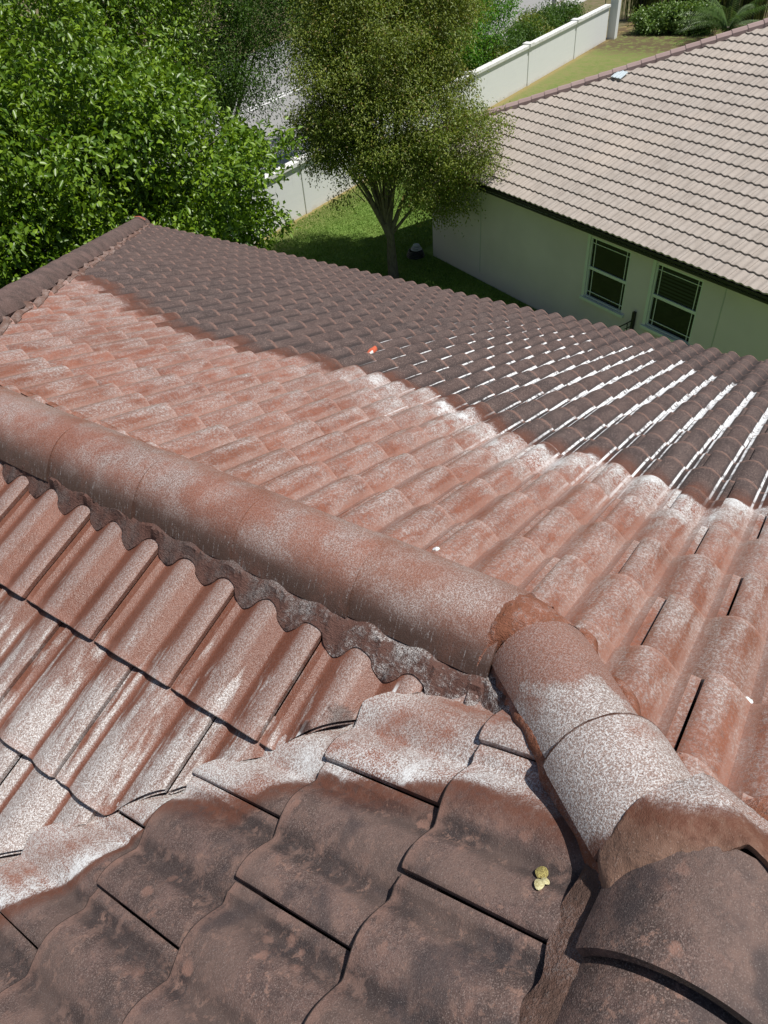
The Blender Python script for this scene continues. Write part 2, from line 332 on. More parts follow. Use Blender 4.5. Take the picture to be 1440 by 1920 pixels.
# ------------------------------------------------------------------ tiles
def tile_mesh(name, nx, ny, thick=.015, x0=-.07, A=A):
    xs = [x0] + [E*i/(nx-1) for i in range(nx)]; ss = [2.0*j/ny for j in range(ny+1)]
    for extra in (.1599, .1601): ss.append(extra)
    ss = sorted(ss); g = .0022
    def P(x, s, low):
        y = min(max(s*H, g), W-g); z = prof(s, A)+TLIFT*x/E-(A-.029)*.5
        if not low:
            if x > E-.004: z -= .003
            if s > 1.985: z -= .002
        return (x, y, z-(thick if low else 0))
    top = [[P(x, s, False) for s in ss] for x in xs]; bot = [[P(x, s, True) for s in ss] for x in (xs[0], xs[-1])]
    m = MB(); m.grid(top); nc = len(ss); n = len(m.v)
    m.grid([top[-1], bot[1]]); m.grid([bot[0], top[0]])
    m.grid([[top[i][0] for i in range(len(xs))], [(q[0], q[1], q[2]-thick) for q in [top[i][0] for i in range(len(xs))]]])
    m.grid([[(q[0], q[1], q[2]-thick) for q in [top[i][-1] for i in range(len(xs))]], [top[i][-1] for i in range(len(xs))]])
    m.grid([bot[1], bot[0]])
    bm = bmesh.new(); me = m.mesh(name); bm.from_mesh(me); bmesh.ops.remove_doubles(bm, verts=bm.verts, dist=1e-5); bmesh.ops.recalc_face_normals(bm, faces=bm.faces)
    bm.to_mesh(me); bm.free(); return sharp(me, 42)
def frame(o, d, l, n):
    return Matrix(((d[0], l[0], n[0], o[0]), (d[1], l[1], n[1], o[1]), (d[2], l[2], n[2], o[2]), (0, 0, 0, 1)))
def clip_mesh(me, mw, planes, name):
    bm = bmesh.new(); bm.from_mesh(me); bm.transform(mw); cut = False
    for (co, no) in planes:                     # keep the side no points to
        co, no = Vector(co), Vector(no)
        ds = [(v.co-co).dot(no) for v in bm.verts]
        if not ds or max(ds) <= 0: bm.free(); return None
        if min(ds) >= 0: continue
        r = bmesh.ops.bisect_plane(bm, geom=bm.verts[:]+bm.edges[:]+bm.faces[:], plane_co=co, plane_no=no, clear_inner=True); cut = True
        ed = [e for e in r['geom_cut'] if isinstance(e, bmesh.types.BMEdge)]
    if not cut: bm.free(); return me
    if len(bm.faces) == 0: bm.free(); return None
    bm.transform(mw.inverted()); out = bpy.data.meshes.new(name); bm.to_mesh(out); bm.free()
    for mt in me.materials: out.materials.append(mt)
    return out

house = empty('tiled_house', (2, 2, ZG), 'nearby house whose dirty clay tile roof is half washed, filling the lower frame', 'house')
def add_to(o, parent): return child(o, parent)
# deck under the tiles
dk = MB(); o = -.095
EV = 5.27; YL = 8.15
def zf(x): return -M*x+o
HX = 2.66                                        # far hip: y = x + HX
dk.poly([(0, 0, o), (PK, PK, -M*PK+o), (EV, 2*PK-EV, zf(EV)), (EV, EV+HX, zf(EV)), (0, HX, o)])
dk.poly([(0, 0, o), (0, HX, o), (-5.3, HX+5.3, -M*5.3+o), (-5.3, 5.3, -M*5.3+o)])
dk.poly([(PK, PK, -M*PK+o), (0, 0, o), (-5.3, 5.3, -M*5.3+o), (-9, 5.3, -M*5.3+o), (-9, PK, -M*PK+o)])
dk.poly([(0, HX, o), (EV, EV+HX, zf(EV)), (-5.3, HX+5.3, zf(EV))])
dk.poly([(PK, PK, -M*PK+o), (-9, PK, -M*PK+o), (-9, 2*PK-EV, zf(EV)), (EV, 2*PK-EV, zf(EV))])
roof = dk.build('roof', MUND, house); roof.matrix_parent_inverse = house.matrix_world.inverted()
wallm = simple('own_wall_stucco', (.62, .60, .55), .85)
hw = MB(); hw.poly([(4.85, -5, ZG), (4.85, -5, -2.25), (4.85, 7.7, -2.25), (4.85, 7.7, ZG)]); hw.poly([(4.85, 7.7, ZG), (4.85, 7.7, -2.25), (-5, 7.7, -2.25), (-5, 7.7, ZG)])
add_to(hw.build('wall', wallm), house)
fm = MB(); fm.box((5.2, 1.2, -2.27), (.03, 14.0, .2)); fm.box((0, 7.98, -2.27), (10.4, .03, .2)); fm.box((5.02, 1.2, -2.36), (.36, 14.0, .02))
add_to(fm.build('fascia', simple('fascia_paint', (.3, .22, .17), .6)), house)

TN = tile_mesh('near_tile', 9, 44); TNo = tile_mesh('far_tile', 5, 32, A=AF)
i2 = 1/math.sqrt(2)
tiles = []      # (distance, mesh, matrix, mat)
def put_tiles(kind, mesh, mat, courses, planes, lo, hi):
    base = mesh.copy(); base.materials.append(mat)
    if kind == 'F': d, l, n = (CT, 0, -ST), (0, 1, 0), (ST, 0, CT)
    elif kind == 'L': d, l, n = (-CT, 0, -ST), (0, -1, 0), (-ST, 0, CT)
    else: d, l, n = (0, CT, -ST), (-1, 0, 0), (0, ST, CT)
    for c in courses:
        for q in range(lo, hi):
            if kind == 'F':
                if (q-c) % 2: continue
                x = X0F+c*EC; y = Y0F+(q-.3)*H; O = Vector((x, y, -M*x))
            elif kind == 'L':
                if (q-c-1) % 2: continue
                x = -(XC1+(c-2)*EC); y = Y0L+H*q; O = Vector((x, y, M*x))
            else:
                if (q-c) % 2: continue
                y = YE1+(c-1)*EC; x = X0N-H*q; O = Vector((x, y, -M*y+CN))
            if kind == 'F' and not (-2.8 < y < 8.6): continue
            O = O+Vector(n)*(ZOFF+random.uniform(-.0015, .0015))
            J = Matrix.Translation((0, W/2, 0)) @ Matrix.Rotation(random.gauss(0, .0035), 4, 'Z') @ Matrix.Rotation(random.gauss(0, .003), 4, 'X') @ Matrix.Translation((0, -W/2, 0))
            mw = frame(O, d, l, n) @ J
            pls = planes
            if kind == 'F': pls = [((0.03, 0, 0), (1, 0, 0)), ((0, HX-.05, 0), (i2, -i2, 0))] if y+W/2 > 0 else [((.0, -.03, 0), (i2, -i2, 0)), ((PK, PK-.03, 0), (i2, i2, 0))]
            me = clip_mesh(base, mw, pls, 'cut_tile')
            if me is None: continue
            ctr = mw @ Vector((E/2, W/2, 0)); v = ctr-CAM; dz = v.dot(fwd)
            infr = dz > .05; dz = max(dz, .05)
            px = 720+1364.78*v.dot(rt2)/dz; py = 960-1364.78*v.dot(up2)/dz
            mgn = 1364.78*.35/dz
            infr = infr and -mgn-60 < px < 1440+mgn+60 and -mgn < py < 1920+mgn+60
            if not infr and (x < -1.9 or y > 8.6 or y < -2.6): continue
            tiles.append((v.length+(0 if infr else 100), me, mw, kind))
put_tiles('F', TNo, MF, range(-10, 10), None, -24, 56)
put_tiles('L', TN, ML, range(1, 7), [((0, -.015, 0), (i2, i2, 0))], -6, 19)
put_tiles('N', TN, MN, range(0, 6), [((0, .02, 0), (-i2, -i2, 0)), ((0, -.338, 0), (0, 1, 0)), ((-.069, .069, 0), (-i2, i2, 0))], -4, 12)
tiles.sort(key=lambda q: q[0])
NEARN = 299
nin = sum(1 for q in tiles if q[0] < 100)
for dist, me, mw, kd in tiles[:min(NEARN, nin)]:
    ob = link('roof_tile', me, None, roof, None); ob.matrix_parent_inverse = roof.matrix_world.inverted(); ob.matrix_world = mw
def join_meshes(name, items, mat):
    V = []; Fs = []; n = 0
    for me, mw in items:
        co = np.empty(len(me.vertices)*3, np.float32); me.vertices.foreach_get('co', co); co = co.reshape(-1, 3)
        Mx = np.array(mw); V.append(co @ Mx[:3, :3].T+Mx[:3, 3])
        Fs += [tuple(n+i for i in p.vertices) for p in me.polygons]; n += len(co)
    me = mesh_np(name, np.concatenate(V), Fs); sharp(me, 42); me.materials.append(mat); return me
# the remaining far tiles keep their own local coordinates through a world-space copy of the material
rest = tiles[min(NEARN, nin):]
def world_local(t_m, kd):                            # replace object coords by slope coords computed from position
    nt = t_m.node_tree
    tc = [n for n in nt.nodes if n.type == 'TEX_COORD'][0]
    g = nt.nodes.new('ShaderNodeNewGeometry'); s = nt.nodes.new('ShaderNodeSeparateXYZ'); nt.links.new(g.outputs['Position'], s.inputs[0])
    def mth(op, a, b):
        x = nt.nodes.new('ShaderNodeMath'); x.operation = op
        for k, v in enumerate((a, b)):
            if isinstance(v, (int, float)): x.inputs[k].default_value = v
            else: nt.links.new(v, x.inputs[k])
        return x.outputs[0]
    ax, o1, sg, ay, o2, sy, ph0 = {'F': (0, X0F, 1, 1, Y0F, 1, .3), 'L': (0, -XC1, -1, 1, Y0L, -1, 0.), 'N': (1, YE1, 1, 0, X0N, -1, 0.)}[kd]
    lx = mth('MULTIPLY', mth('FRACT', mth('ADD', mth('MULTIPLY', mth('SUBTRACT', s.outputs[ax], o1), sg/EC), 60), 0), E)
    ly = mth('MULTIPLY', mth('FRACT', mth('ADD', mth('MULTIPLY', mth('SUBTRACT', s.outputs[ay], o2), sy/H), 60+ph0), 0), H)
    c = nt.nodes.new('ShaderNodeCombineXYZ'); nt.links.new(lx, c.inputs[0]); nt.links.new(ly, c.inputs[1])
    for l in [l for l in nt.links if l.from_node == tc]: nt.links.new(c.outputs[0], l.to_socket)
for kd, nm in (('F', 'far_slope_tile_joined'), ('L', 'lee_slope_tile_joined'), ('N', 'near_slope_tile_joined')):
    it = [(a, b) for _, a, b, k_ in rest if k_ == kd]
    if it:
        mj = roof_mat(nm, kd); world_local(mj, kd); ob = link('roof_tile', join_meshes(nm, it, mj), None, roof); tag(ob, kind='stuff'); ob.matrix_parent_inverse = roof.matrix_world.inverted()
print('own tiles', len(tiles), 'joined', len(rest))

MM0 = None
# ------------------------------------------------------------------ ridge and hip caps
U0 = rad(64)
def csec(f):                                     # circular-segment section, f 0..1 from the left foot over the crown
    u = U0*(1-2*f); return math.sin(u)/math.sin(U0), max(0., (math.cos(u)-math.cos(U0))/(1-math.cos(U0)))
def cap_mesh(name, L, a0, b0, a1, b1, th=.017, n=26, nl=9, flare=0.):
    """half barrel along +x; (a0,b0) small end at x=0, (a1,b1) big end at x=L"""
    m = MB(); rows = []; rin = []
    for i in range(nl+1):
        f = i/nl; a = a0+(a1-a0)*f; b = b0+(b1-b0)*f; x = L*f
        if i == nl: a -= .002; b -= .002
        rows.append([(x, a*csec(k/n)[0], b*csec(k/n)[1]) for k in range(n+1)])
        rin.append([(x, (a-th*.8)*csec(k/n)[0], b*csec(k/n)[1]-th) for k in range(n+1)])
    m.grid(rows); m.grid([r[::-1] for r in rin]); m.grid([rows[-1], rin[-1]]); m.grid([rin[0], rows[0]])
    m.grid([[r[0] for r in rin], [r[0] for r in rows]]); m.grid([[r[-1] for r in rows], [r[-1] for r in rin]])
    me = m.mesh(name); bm = bmesh.new(); bm.from_mesh(me); bmesh.ops.remove_doubles(bm, verts=bm.verts, dist=1e-5); bmesh.ops.recalc_face_normals(bm, faces=bm.faces); bm.to_mesh(me); bm.free()
    return sharp(me, 45)
def place_cap(name, me, p, ax, mat, lab=None):
    ax = Vector(ax).normalized(); l = Vector((0, 0, 1)).cross(ax).normalized(); n = ax.cross(l)
    if len(me.materials) == 0: me.materials.append(mat)
    ob = link(name, me, None, roof); ob.matrix_parent_inverse = roof.matrix_world.inverted(); ob.matrix_world = frame(Vector(p), ax, l, n)
    if lab: ob['label'] = lab
    return ob
# R1: level ridge along y.  big end towards -y (each cap laps the next one further away)
R1Z = -.030; R1A, R1B = .140, .116
meR = cap_mesh('ridge_cap', .44, .1375, .113, R1A, R1B, th=.013); meR.materials.append(MR)
y1 = .055
for i in range(7):
    place_cap('ridge_cap', meR, (random.uniform(-.003, .003)+.002-.006*i, y1+.44+i*.385, R1Z-.003-.003*i), (0, -1, .010), MR)
# far end of the ridge: R1 meets far hip at y=HX
hipd = Vector((1, 1, -M)).normalized()
meT = cap_mesh('hip_cap', .44, .108, .074, .126, .098, nl=6, n=18); meT.materials.append(MT)
P0 = Vector((0, HX, 0)); LT = (Vector((EV+.06, EV+.06+HX, -M*(EV+.06)))-P0).length
k = 0; sdist = LT
while sdist > .3:
    sdist -= .385 if k else .40
    p = P0+hipd*sdist; place_cap('hip_cap', meT, p+Vector((0, 0, .0)), hipd-Vector((0, 0, .03)), MT); k += 1
# plug at the eave end of the far hip, with the orange patch
pl = MB(); e = P0+hipd*(LT-.02); l_ = Vector((0, 0, 1)).cross(hipd).normalized(); n_ = hipd.cross(l_)
pl.poly([e+l_*(.11*math.cos(math.pi*q/12))+n_*(.09*math.sin(math.pi*q/12)) for q in range(13)])
add_to(pl.build('mortar', MM3), roof)
MOR = NT('orange_patch'); MOR.pbr(MOR.mix(MOR.noise(MOR.pos(), 30, 3), (.62, .12, .06), (.35, .12, .08)), .7)
pp = MB(); pc = P0+hipd*(LT-.40)
rows = [[pc+hipd*(.05*u+.03*math.sin(v*1.7))+l_*(-.126*math.cos(rad(25+v*9)))+n_*(.104*math.sin(rad(25+v*9))) for v in range(10)] for u in range(3)]
pp.grid(rows); add_to(tag(pp.build('orange_stain', MOR.m, None, 60)), roof)
# H: near hip from the junction up to the peak ; big end down-slope
hd = Vector((1, 1, -M)).normalized()            # down-slope direction
def hp(t): return Vector((-t+CN/M*.5, -t+CN/M*.5, M*t))
meH1 = cap_mesh('hip_cap', .345, .104, .074, .118, .086); meH1.materials.append(MH)
meH2 = cap_mesh('hip_cap', .205, .113, .080, .122, .090); meH2.materials.append(MH)
place_cap('hip_cap', meH1, hp(.245)+Vector((0, 0, .000)), hd-Vector((0, 0, .0)), MH)
place_cap('hip_cap', meH2, hp(.37)+Vector((0, 0, .006)), hd+Vector((0, 0, .03)), MH)
def bead(p, ax, a, b, r, mat):                    # brown bead standing in for the shadow line under a cap's lip
    ax = Vector(ax).normalized(); l = Vector((0, 0, 1)).cross(ax).normalized(); n = ax.cross(l); m = MB()
    pts = [Vector(p)+l*(a*csec(k/30)[0])+n*(b*csec(k/30)[1]) for k in range(31)]
    m.tube(pts, [r*(.6+.8*vnoise(k*.9+p[1]*37, 2.)) for k in range(31)], 6); add_to(m.build('mortar', mat, None, 60), roof)
MSEAM = mortar_mat('seam_shadow', (.07, .032, .022), (.13, .055, .035), .2)  # dark brown that paints the shadow line at the cap seam
e2 = hp(.37)+Vector((0, 0, .006))+(hd+Vector((0, 0, .03))).normalized()*.207
bead(e2, hd, .117, .083, .0035, MSEAM)
for i in range(0): bead((.004, y1+.001+i*.385, R1Z-.0), (0, -1, 0), .1262, .1100, .0016, MR)
# R2: level ridge from the peak towards the camera's left-below, and the short hip to the right
meD = cap_mesh('ridge_cap', .205, .152, .112, .160, .120); meD.materials.append(MD)
R2Z = .158
place_cap('ridge_cap', meD, (PK+.08, PK-.008, R2Z+.004), (-1, .0, .010), MD, 'large dark ridge cap at the lower right, dusted with lichen spots')
meD2 = cap_mesh('ridge_cap', .46, .144, .096, .152, .104); meD2.materials.append(MD)
for i in range(3): place_cap('ridge_cap', meD2, (PK+.0-.39*i, PK-.008, R2Z-.018), (-1, 0, .004), MD)
meT2 = cap_mesh('hip_cap', .46, .112, .078, .122, .088); meT2.materials.append(MD)
hd3 = Vector((1, -1, -M)).normalized(); P3 = Vector((PK, PK, -M*PK))
for i in range(4): place_cap('hip_cap', meH1.copy() if False else meT2, P3+hd3*(.11+.385*i)+Vector((0, 0, -.02)), hd3-Vector((0, 0, .02)), MD)

# ------------------------------------------------------------------ mortar
def strip(name, line, side, in_off, in_z, out_f, plane, mat, n, nrow=5, seed=0., jag=.01, flat=False, bul=.010):
    """line(t)->Vector on the ridge line (t 0..1); side: horizontal unit vector away from it"""
    rows = []
    for i in range(n+1):
        t = i/n; b = line(t); r = []
        oo = out_f(b, t)+jag*(vnoise(t*n*.13+seed, 3.1)-.5)
        for k in range(nrow+1):
            f = k/nrow; off = in_off+(oo-in_off)*f; p = b+side*off
            zs = (surf(plane, p.x, p.y) if not flat else -M*p.y+CN-.004)+.004
            zi = b.z+in_z
            z = zi*(1-f)**1.0+zs*f+bul*math.sin(math.pi*f)+.006*(vnoise(t*n*.5+seed, k*1.3)-.5)
            if k == nrow: z = zs+.001
            r.append((p.x, p.y, max(z, zs)))
        # turned-under outer lip
        q = b+side*(oo-.004); r.append((q.x, q.y, surf(plane, q.x, q.y)-.02))
        rows.append(r)
    m = MB().grid(rows); ob = m.build(name, mat, None, 50); return add_to(ob, roof)
def scal(plane, base, amp):                      # further down in the pans than over the rolls
    def f(b, t):
        if plane == 'L': s = (-(b.y-Y0L)/H) % 1.0
        elif plane == 'F': s = ((b.y-Y0F)/H+.3) % 1.0
        else: s = (-(b.x-X0N)/H) % 1.0
        c = math.cos(2*math.pi*(s-.8)); c = (1 if c > 0 else -1)*abs(c)**.6; return base-amp*c-(.010*b.y if plane == 'L' else 0)+.006*(vnoise(b.y*31, b.x*17)-.5)
    return f
r1 = lambda t: Vector((0, .02+t*2.68, 0))
strip('mortar', r1, Vector((-1, 0, 0)), .128, -.036, scal('L', .199, .018), 'L', MM1, 420, bul=.004)
strip('mortar', r1, Vector((1, 0, 0)), .125, -.036, scal('F', .165, .012), 'F', MM2, 300)
hl = lambda t: hp(-.02+t*.45)
strip('mortar', hl, Vector((-i2, i2, 0)), .098, -.002, lambda b, t: .118, 'N', MM2, 140, jag=.012, seed=4)
strip('mortar', hl, Vector((i2, -i2, 0)), .10, -.006, lambda b, t: .128+.006*math.sin(t*23), 'F', MM2, 140, jag=.02, seed=9)
h3 = lambda t: P3+Vector((1, -1, -M))*(t*1.2)
strip('mortar', h3, Vector((i2, i2, 0)), .09, -.03, lambda b, t: .18, 'F', MM2, 100, jag=.03, seed=9)
r2 = lambda t: Vector((PK+.06-t*1.2, PK, -M*PK))
strip('mortar', r2, Vector((0, 1, 0)), .135, -.048, lambda b, t: .185, 'N', MM3, 160, jag=.02, seed=2, flat=True, bul=.0)
fh = lambda t: P0+Vector((1, 1, -M))*(t*(EV-.05))
strip('mortar', fh, Vector((i2, -i2, 0)), .10, -.03, lambda b, t: .160+.012*math.sin(b.y*2*math.pi/H), 'F', MM4, 420, jag=.03, seed=5)

def arch(perp, a, b): return b*math.sqrt(max(0, 1-(perp/a)**2)) if abs(perp) < a else -1
def mound(name, c, rads, hf, mat, lab=None, nr=16, na=72):
    rows = []
    for i in range(nr+1):
        f = i/nr; r = []
        for k in range(na+1):
            th = 2*math.pi*k/na; R = rads(th)*(1+.06*(vnoise(th*2.2, 1.7)-.5)); x = c[0]+R*f*math.cos(th); y = c[1]+R*f*math.sin(th)
            z = hf(x, y)+.004*(vnoise(x*45, y*45)-.5)+.0025*(vnoise(x*130, y*130)-.5)
            r.append((x, y, z if i < nr else z-.014))
        rows.append(r)
    bm = bmesh.new(); me = MB().grid(rows).mesh(name); bm.from_mesh(me); bmesh.ops.remove_doubles(bm, verts=bm.verts, dist=1e-5); bmesh.ops.recalc_face_normals(bm, faces=bm.faces); bm.to_mesh(me); bm.free(); sharp(me, 60)
    ob = link(name, me, mat); add_to(ob, roof)
    if lab: ob['label'] = lab
    return ob
def smax(vals, k=.012):
    m = max(vals); return m+k*math.log(sum(math.exp((v-m)/k) for v in vals))
def peak_h(x, y):
    px, py = x-PK, y-PK; v = [-M*max(abs(px) if px > 0 else 0, abs(py)) - M*PK-.02]
    # R2 side (x<PK)
    v.append(R2Z+arch(py+.015, .140, .128) if px < .08 else -1)
    tt = (px+py)*i2; pp_ = (px-py)*i2
    v.append(-M*PK-.045-M*max(0, tt)*i2+arch(pp_, .124, .118) if tt > -.05 else -1)
    tt = (px-py)*i2; pp_ = (px+py)*i2
    v.append(-M*PK-.045-M*max(0, tt)*i2+arch(pp_, .124, .118) if tt > -.05 else -1)
    return smax(v)+.002
def pk_rad(th):
    d = math.degrees(th) % 360                  # directions: 45 = towards H, 180 = towards R2, 315 = towards the right hip
    g = lambda c, w: math.exp(-(((d-c+180) % 360-180)/w)**2)
    return .085+.115*g(45, 38)*.95+.05*g(180, 30)+.13*g(315, 40)+.105*g(112, 26)
PKM = roof_mat('peak_mortar', 'P')
def polyat(P, t):                                # catmull-rom along a polyline, t 0..1
    n = len(P)-1; x = min(max(t, 0), .99999)*n; i = int(x); f = x-i
    q = [Vector(P[min(max(i+k, 0), n)]) for k in (-1, 0, 1, 2)]
    return .5*((2*q[1])+(q[2]-q[0])*f+(2*q[0]-5*q[1]+4*q[2]-q[3])*f*f+(3*q[1]-q[0]-3*q[2]+q[3])*f**3)
def patch(name, U, Lo, bulge, mat, lab=None, nu=70, nv=16, rough=.006, lip=.014, seed=0.):
    rows = []
    for j in range(nv+1):
        f = j/nv; r = []
        for i in range(nu+1):
            t = i/nu; a, b = polyat(U, t), polyat(Lo, t); jg = .007*(vnoise(t*11+seed, 5.)-.5)+.0015*(vnoise(t*60+seed, 9.)-.5)
            p = a.lerp(b, f)+Vector((0, 0, bulge*math.sin(math.pi*f)))+Vector((jg, jg, 0))*(f**4+(1-f)**4)
            p.z += rough*(vnoise(p.x*42+seed, p.y*42)-.5)+rough*.5*(vnoise(p.x*120, p.y*120+seed)-.5)
            r.append(tuple(p))
        rows.append(r)
    rows = [[(x, y, z-lip) for x, y, z in rows[0]]]+rows+[[(x, y, z-lip) for x, y, z in rows[-1]]]
    ob = add_to(MB().grid(rows).build(name, mat, None, 60), roof)
    if lab: ob['label'] = lab
    return ob
patch('mortar', [(-.515, -.340, .170), (-.455, -.305, .172), (-.42, -.312, .205), (-.375, -.333, .232), (-.335, -.357, .244), (-.30, -.388, .244), (-.275, -.415, .232), (-.275, -.46, .212), (-.31, -.53, .225), (-.38, -.62, .232), (-.47, -.685, .18)],
      [(-.520, -.350, .172), (-.49, -.368, .205), (-.455, -.40, .243), (-.43, -.432, .262), (-.395, -.475, .280), (-.39, -.50, .285), (-.42, -.55, .274), (-.47, -.61, .24), (-.52, -.655, .185)], .010, PKM, 'fan of rough mortar where three ridges meet, white on its far edge')
hcc = hp(.0); pv = Vector((i2, -i2, 0)); UJ = []; LJ = []
for k in range(-2, 13):
    th = math.pi*k/10
    if k < 0 or k > 10: zz = -.03 if k in (-1, 11) else -.06; cs = 1.04 if k < 0 else -1.04
    else: zz = 0; cs = csec(k/10)[0]
    sn = csec(k/10)[1] if 0 <= k <= 10 else 0
    UJ.append((.134*cs, .085, R1Z+.110*sn+zz+.004)); q = hcc+pv*(.116*cs); LJ.append((q.x, q.y, hcc.z-.002+.078*sn+zz+.006))
patch('mortar', UJ, LJ, .012, MM2, 'cracked orange mortar patch where the ridge turns into the hip', 80, 12, .007, .004)
patch('mortar', [(-.10, .10, -.03), (-.12, .05, -.02), (-.125, .0, .01), (-.14, -.03, .03)], [(-.215, .07, -.07), (-.20, .03, -.055), (-.20, -.01, -.02), (-.205, -.05, .02)], .012, MM1, None, 40, 10, .014, .02, 3.)
# ------------------------------------------------------------------ ground, lawn, road
def ground_mat():
    t = NT('lawn'); P = t.pos(); a = t.noise(P, .45, 4, .6); b = t.noise(P, 3.5, 4, .6); c = t.noise(P, 28, 3, .7); st = t.noise(t.vscale(P, (55, 20, 1)), 1, 3, .7)
    X, Y, Z = t.xyz(P)[0:3]
    g = t.mix(t.ss(b, .3, .7), (.10, .175, .03), (.175, .27, .06)); g = t.mix(t.ss(st, .4, .7, 0., .7), g, (.21, .30, .085)); g = t.mix(t.ss(c, .5, .8, 0., .5), g, (.02, .045, .01))
    dry = t.mul(t.ss(t.add(Y, t.mul(t.sub(b, .5), 1.6)), 13.6, 15.2), .8); far = t.ss(t.add(X, t.mul(t.sub(a, .5), 9)), 21, 28)
    g = t.mix(t.mx(dry, t.mul(far, t.ss(b, .3, .7, .35, .95))), g, (.22, .20, .085))
    sand = t.mul(t.ss(t.add(Y, t.mul(t.sub(c, .5), .5)), 14.95, 15.25), .35); g = t.mix(sand, g, (.40, .25, .12))
    dirt = t.mul(t.ss(X, 40, 43), t.ss(b, .35, .55)); g = t.mix(t.mul(dirt, .8), g, (.10, .065, .045))
    verge = t.ss(Y, 15.5, 16); g = t.mix(verge, g, t.mix(t.ss(b, .35, .7), (.20, .16, .10), (.12, .13, .05)))
    t.pbr(g, .9, t.bumpn(c, .5, .03), .1); return t.m
gm = MB(); gm.poly([(-600, -600, ZG), (600, -600, ZG), (600, 600, ZG), (-600, 600, ZG)])
tag(gm.build('ground', ground_mat()), kind='structure')
def az(x, y, off=0): return (x, 24.3+(x-27)*.06+off)
rm = MB(); x0, x1 = -60, 160
rm.poly([az(x0, 0, -3.2)+(ZG+.012,), az(x1, 0, -3.2)+(ZG+.012,), az(x1, 0, 9.5)+(ZG+.012,), az(x0, 0, 9.5)+(ZG+.012,)])
ra = NT('asphalt'); P = ra.pos(); c = ra.mix(ra.noise(P, 3, 5), (.27, .27, .26), (.36, .355, .34)); c = ra.mix(ra.ss(ra.noise(P, 60, 3), .4, .8, 0., .4), c, (.12, .12, .12)); ra.pbr(c, .9, None, .2)
tag(rm.build('road', ra.m), kind='structure')
lm = MB(); white = simple('road_paint', (.72, .72, .70), .7)
for o_ in (1.30, 1.62):
    lm.poly([az(x0, 0, o_)+(ZG+.018,), az(x1, 0, o_)+(ZG+.018,), az(x1, 0, o_+.14)+(ZG+.018,), az(x0, 0, o_+.14)+(ZG+.018,)])
tag(lm.build('road_marking', white), kind='structure')
km = MB(); conc = simple('pale_concrete', (.52, .51, .48), .85, var=.15)
a, b = az(x0, 0, -3.3), az(x1, 0, -3.3); ang = math.atan2(b[1]-a[1], b[0]-a[0])
km.box((0, 0, 0), (220, .18, .26), Matrix.Translation(((a[0]+b[0])/2, (a[1]+b[1])/2, ZG)) @ Matrix.Rotation(ang, 4, 'Z'))
km.box((0, 0, 0), (220, 1.4, .05), Matrix.Translation(((a[0]+b[0])/2, (a[1]+b[1])/2-1.0, ZG+.02)) @ Matrix.Rotation(ang, 4, 'Z'))
tag(km.build('pavement', conc), kind='structure')
# grass blades
def grass(name, n, xr, yr, hgt, mat, mask):
    X = RNG.uniform(*xr, n*2); Y = RNG.uniform(*yr, n*2); k = mask(X, Y); X = X[k][:n]; Y = Y[k][:n]; n = len(X)
    a = RNG.uniform(0, 2*np.pi, n); h = hgt*RNG.uniform(.5, 1.25, n); w = .006+.007*RNG.random(n); lx = np.cos(a); ly = np.sin(a); ln = RNG.uniform(.2, .9, n)*h
    b1 = np.stack([X-ly*w, Y+lx*w, np.full(n, ZG)], 1); b2 = np.stack([X+ly*w, Y-lx*w, np.full(n, ZG)], 1); tp = np.stack([X+lx*ln, Y+ly*ln, ZG+h], 1)
    V = np.stack([b1, b2, tp], 1).reshape(-1, 3); F_ = np.arange(3*n).reshape(-1, 3)
    ob = link(name, mesh_np(name, V, F_), mat); return tag(ob, kind='stuff')
def leaf_mat(name, ca, cb, cc, trans=.35, rough=.45, spec=.4, dry=None):
    t = NT(name); r = t.isl(); P = t.pos(); n = t.noise(P, 1.4, 3)
    c = t.mix(t.ss(r, .1, .9), ca, cb); c = t.mix(t.ss(n, .42, .66, 0., .7), c, cc)
    if dry: c = t.mix(t.ss(r, .93, .96), c, dry)
    b = t.n('ShaderNodeBsdfPrincipled'); t.put(b.inputs['Base Color'], c); b.inputs['Roughness'].default_value = rough; b.inputs['Specular IOR Level'].default_value = spec
    tr = t.n('ShaderNodeBsdfTranslucent'); t.put(tr.inputs[0], t.mix(.5, c, t.mix(1., c, (1.6, 1.5, .35), 'MULTIPLY')))
    m = t.n('ShaderNodeMixShader'); m.inputs[0].default_value = trans; t.L(b.outputs[0], m.inputs[1]); t.L(tr.outputs[0], m.inputs[2]); t.L(m.outputs[0], t.out.inputs[0]); return t.m
MG = leaf_mat('grass_blades', (.11, .21, .03), (.19, .30, .06), (.22, .29, .08), .3, .6, .2)
nbN = Vector((-.91908, .39407)); nbW = Vector((-.39407, -.91908)); nbA = Vector((16.1073, 9.5773))
def lawnmask(X, Y): return ((X-nbA.x)*nbN.x+(Y-nbA.y)*nbN.y > .03) | (Y > nbA.y+.8)
g_ = grass('grass', 110000, (9.5, 22), (3.5, 15.2), .05, MG, lawnmask); tag(g_, 'short green lawn between the two houses, dry near the white wall', 'grass')

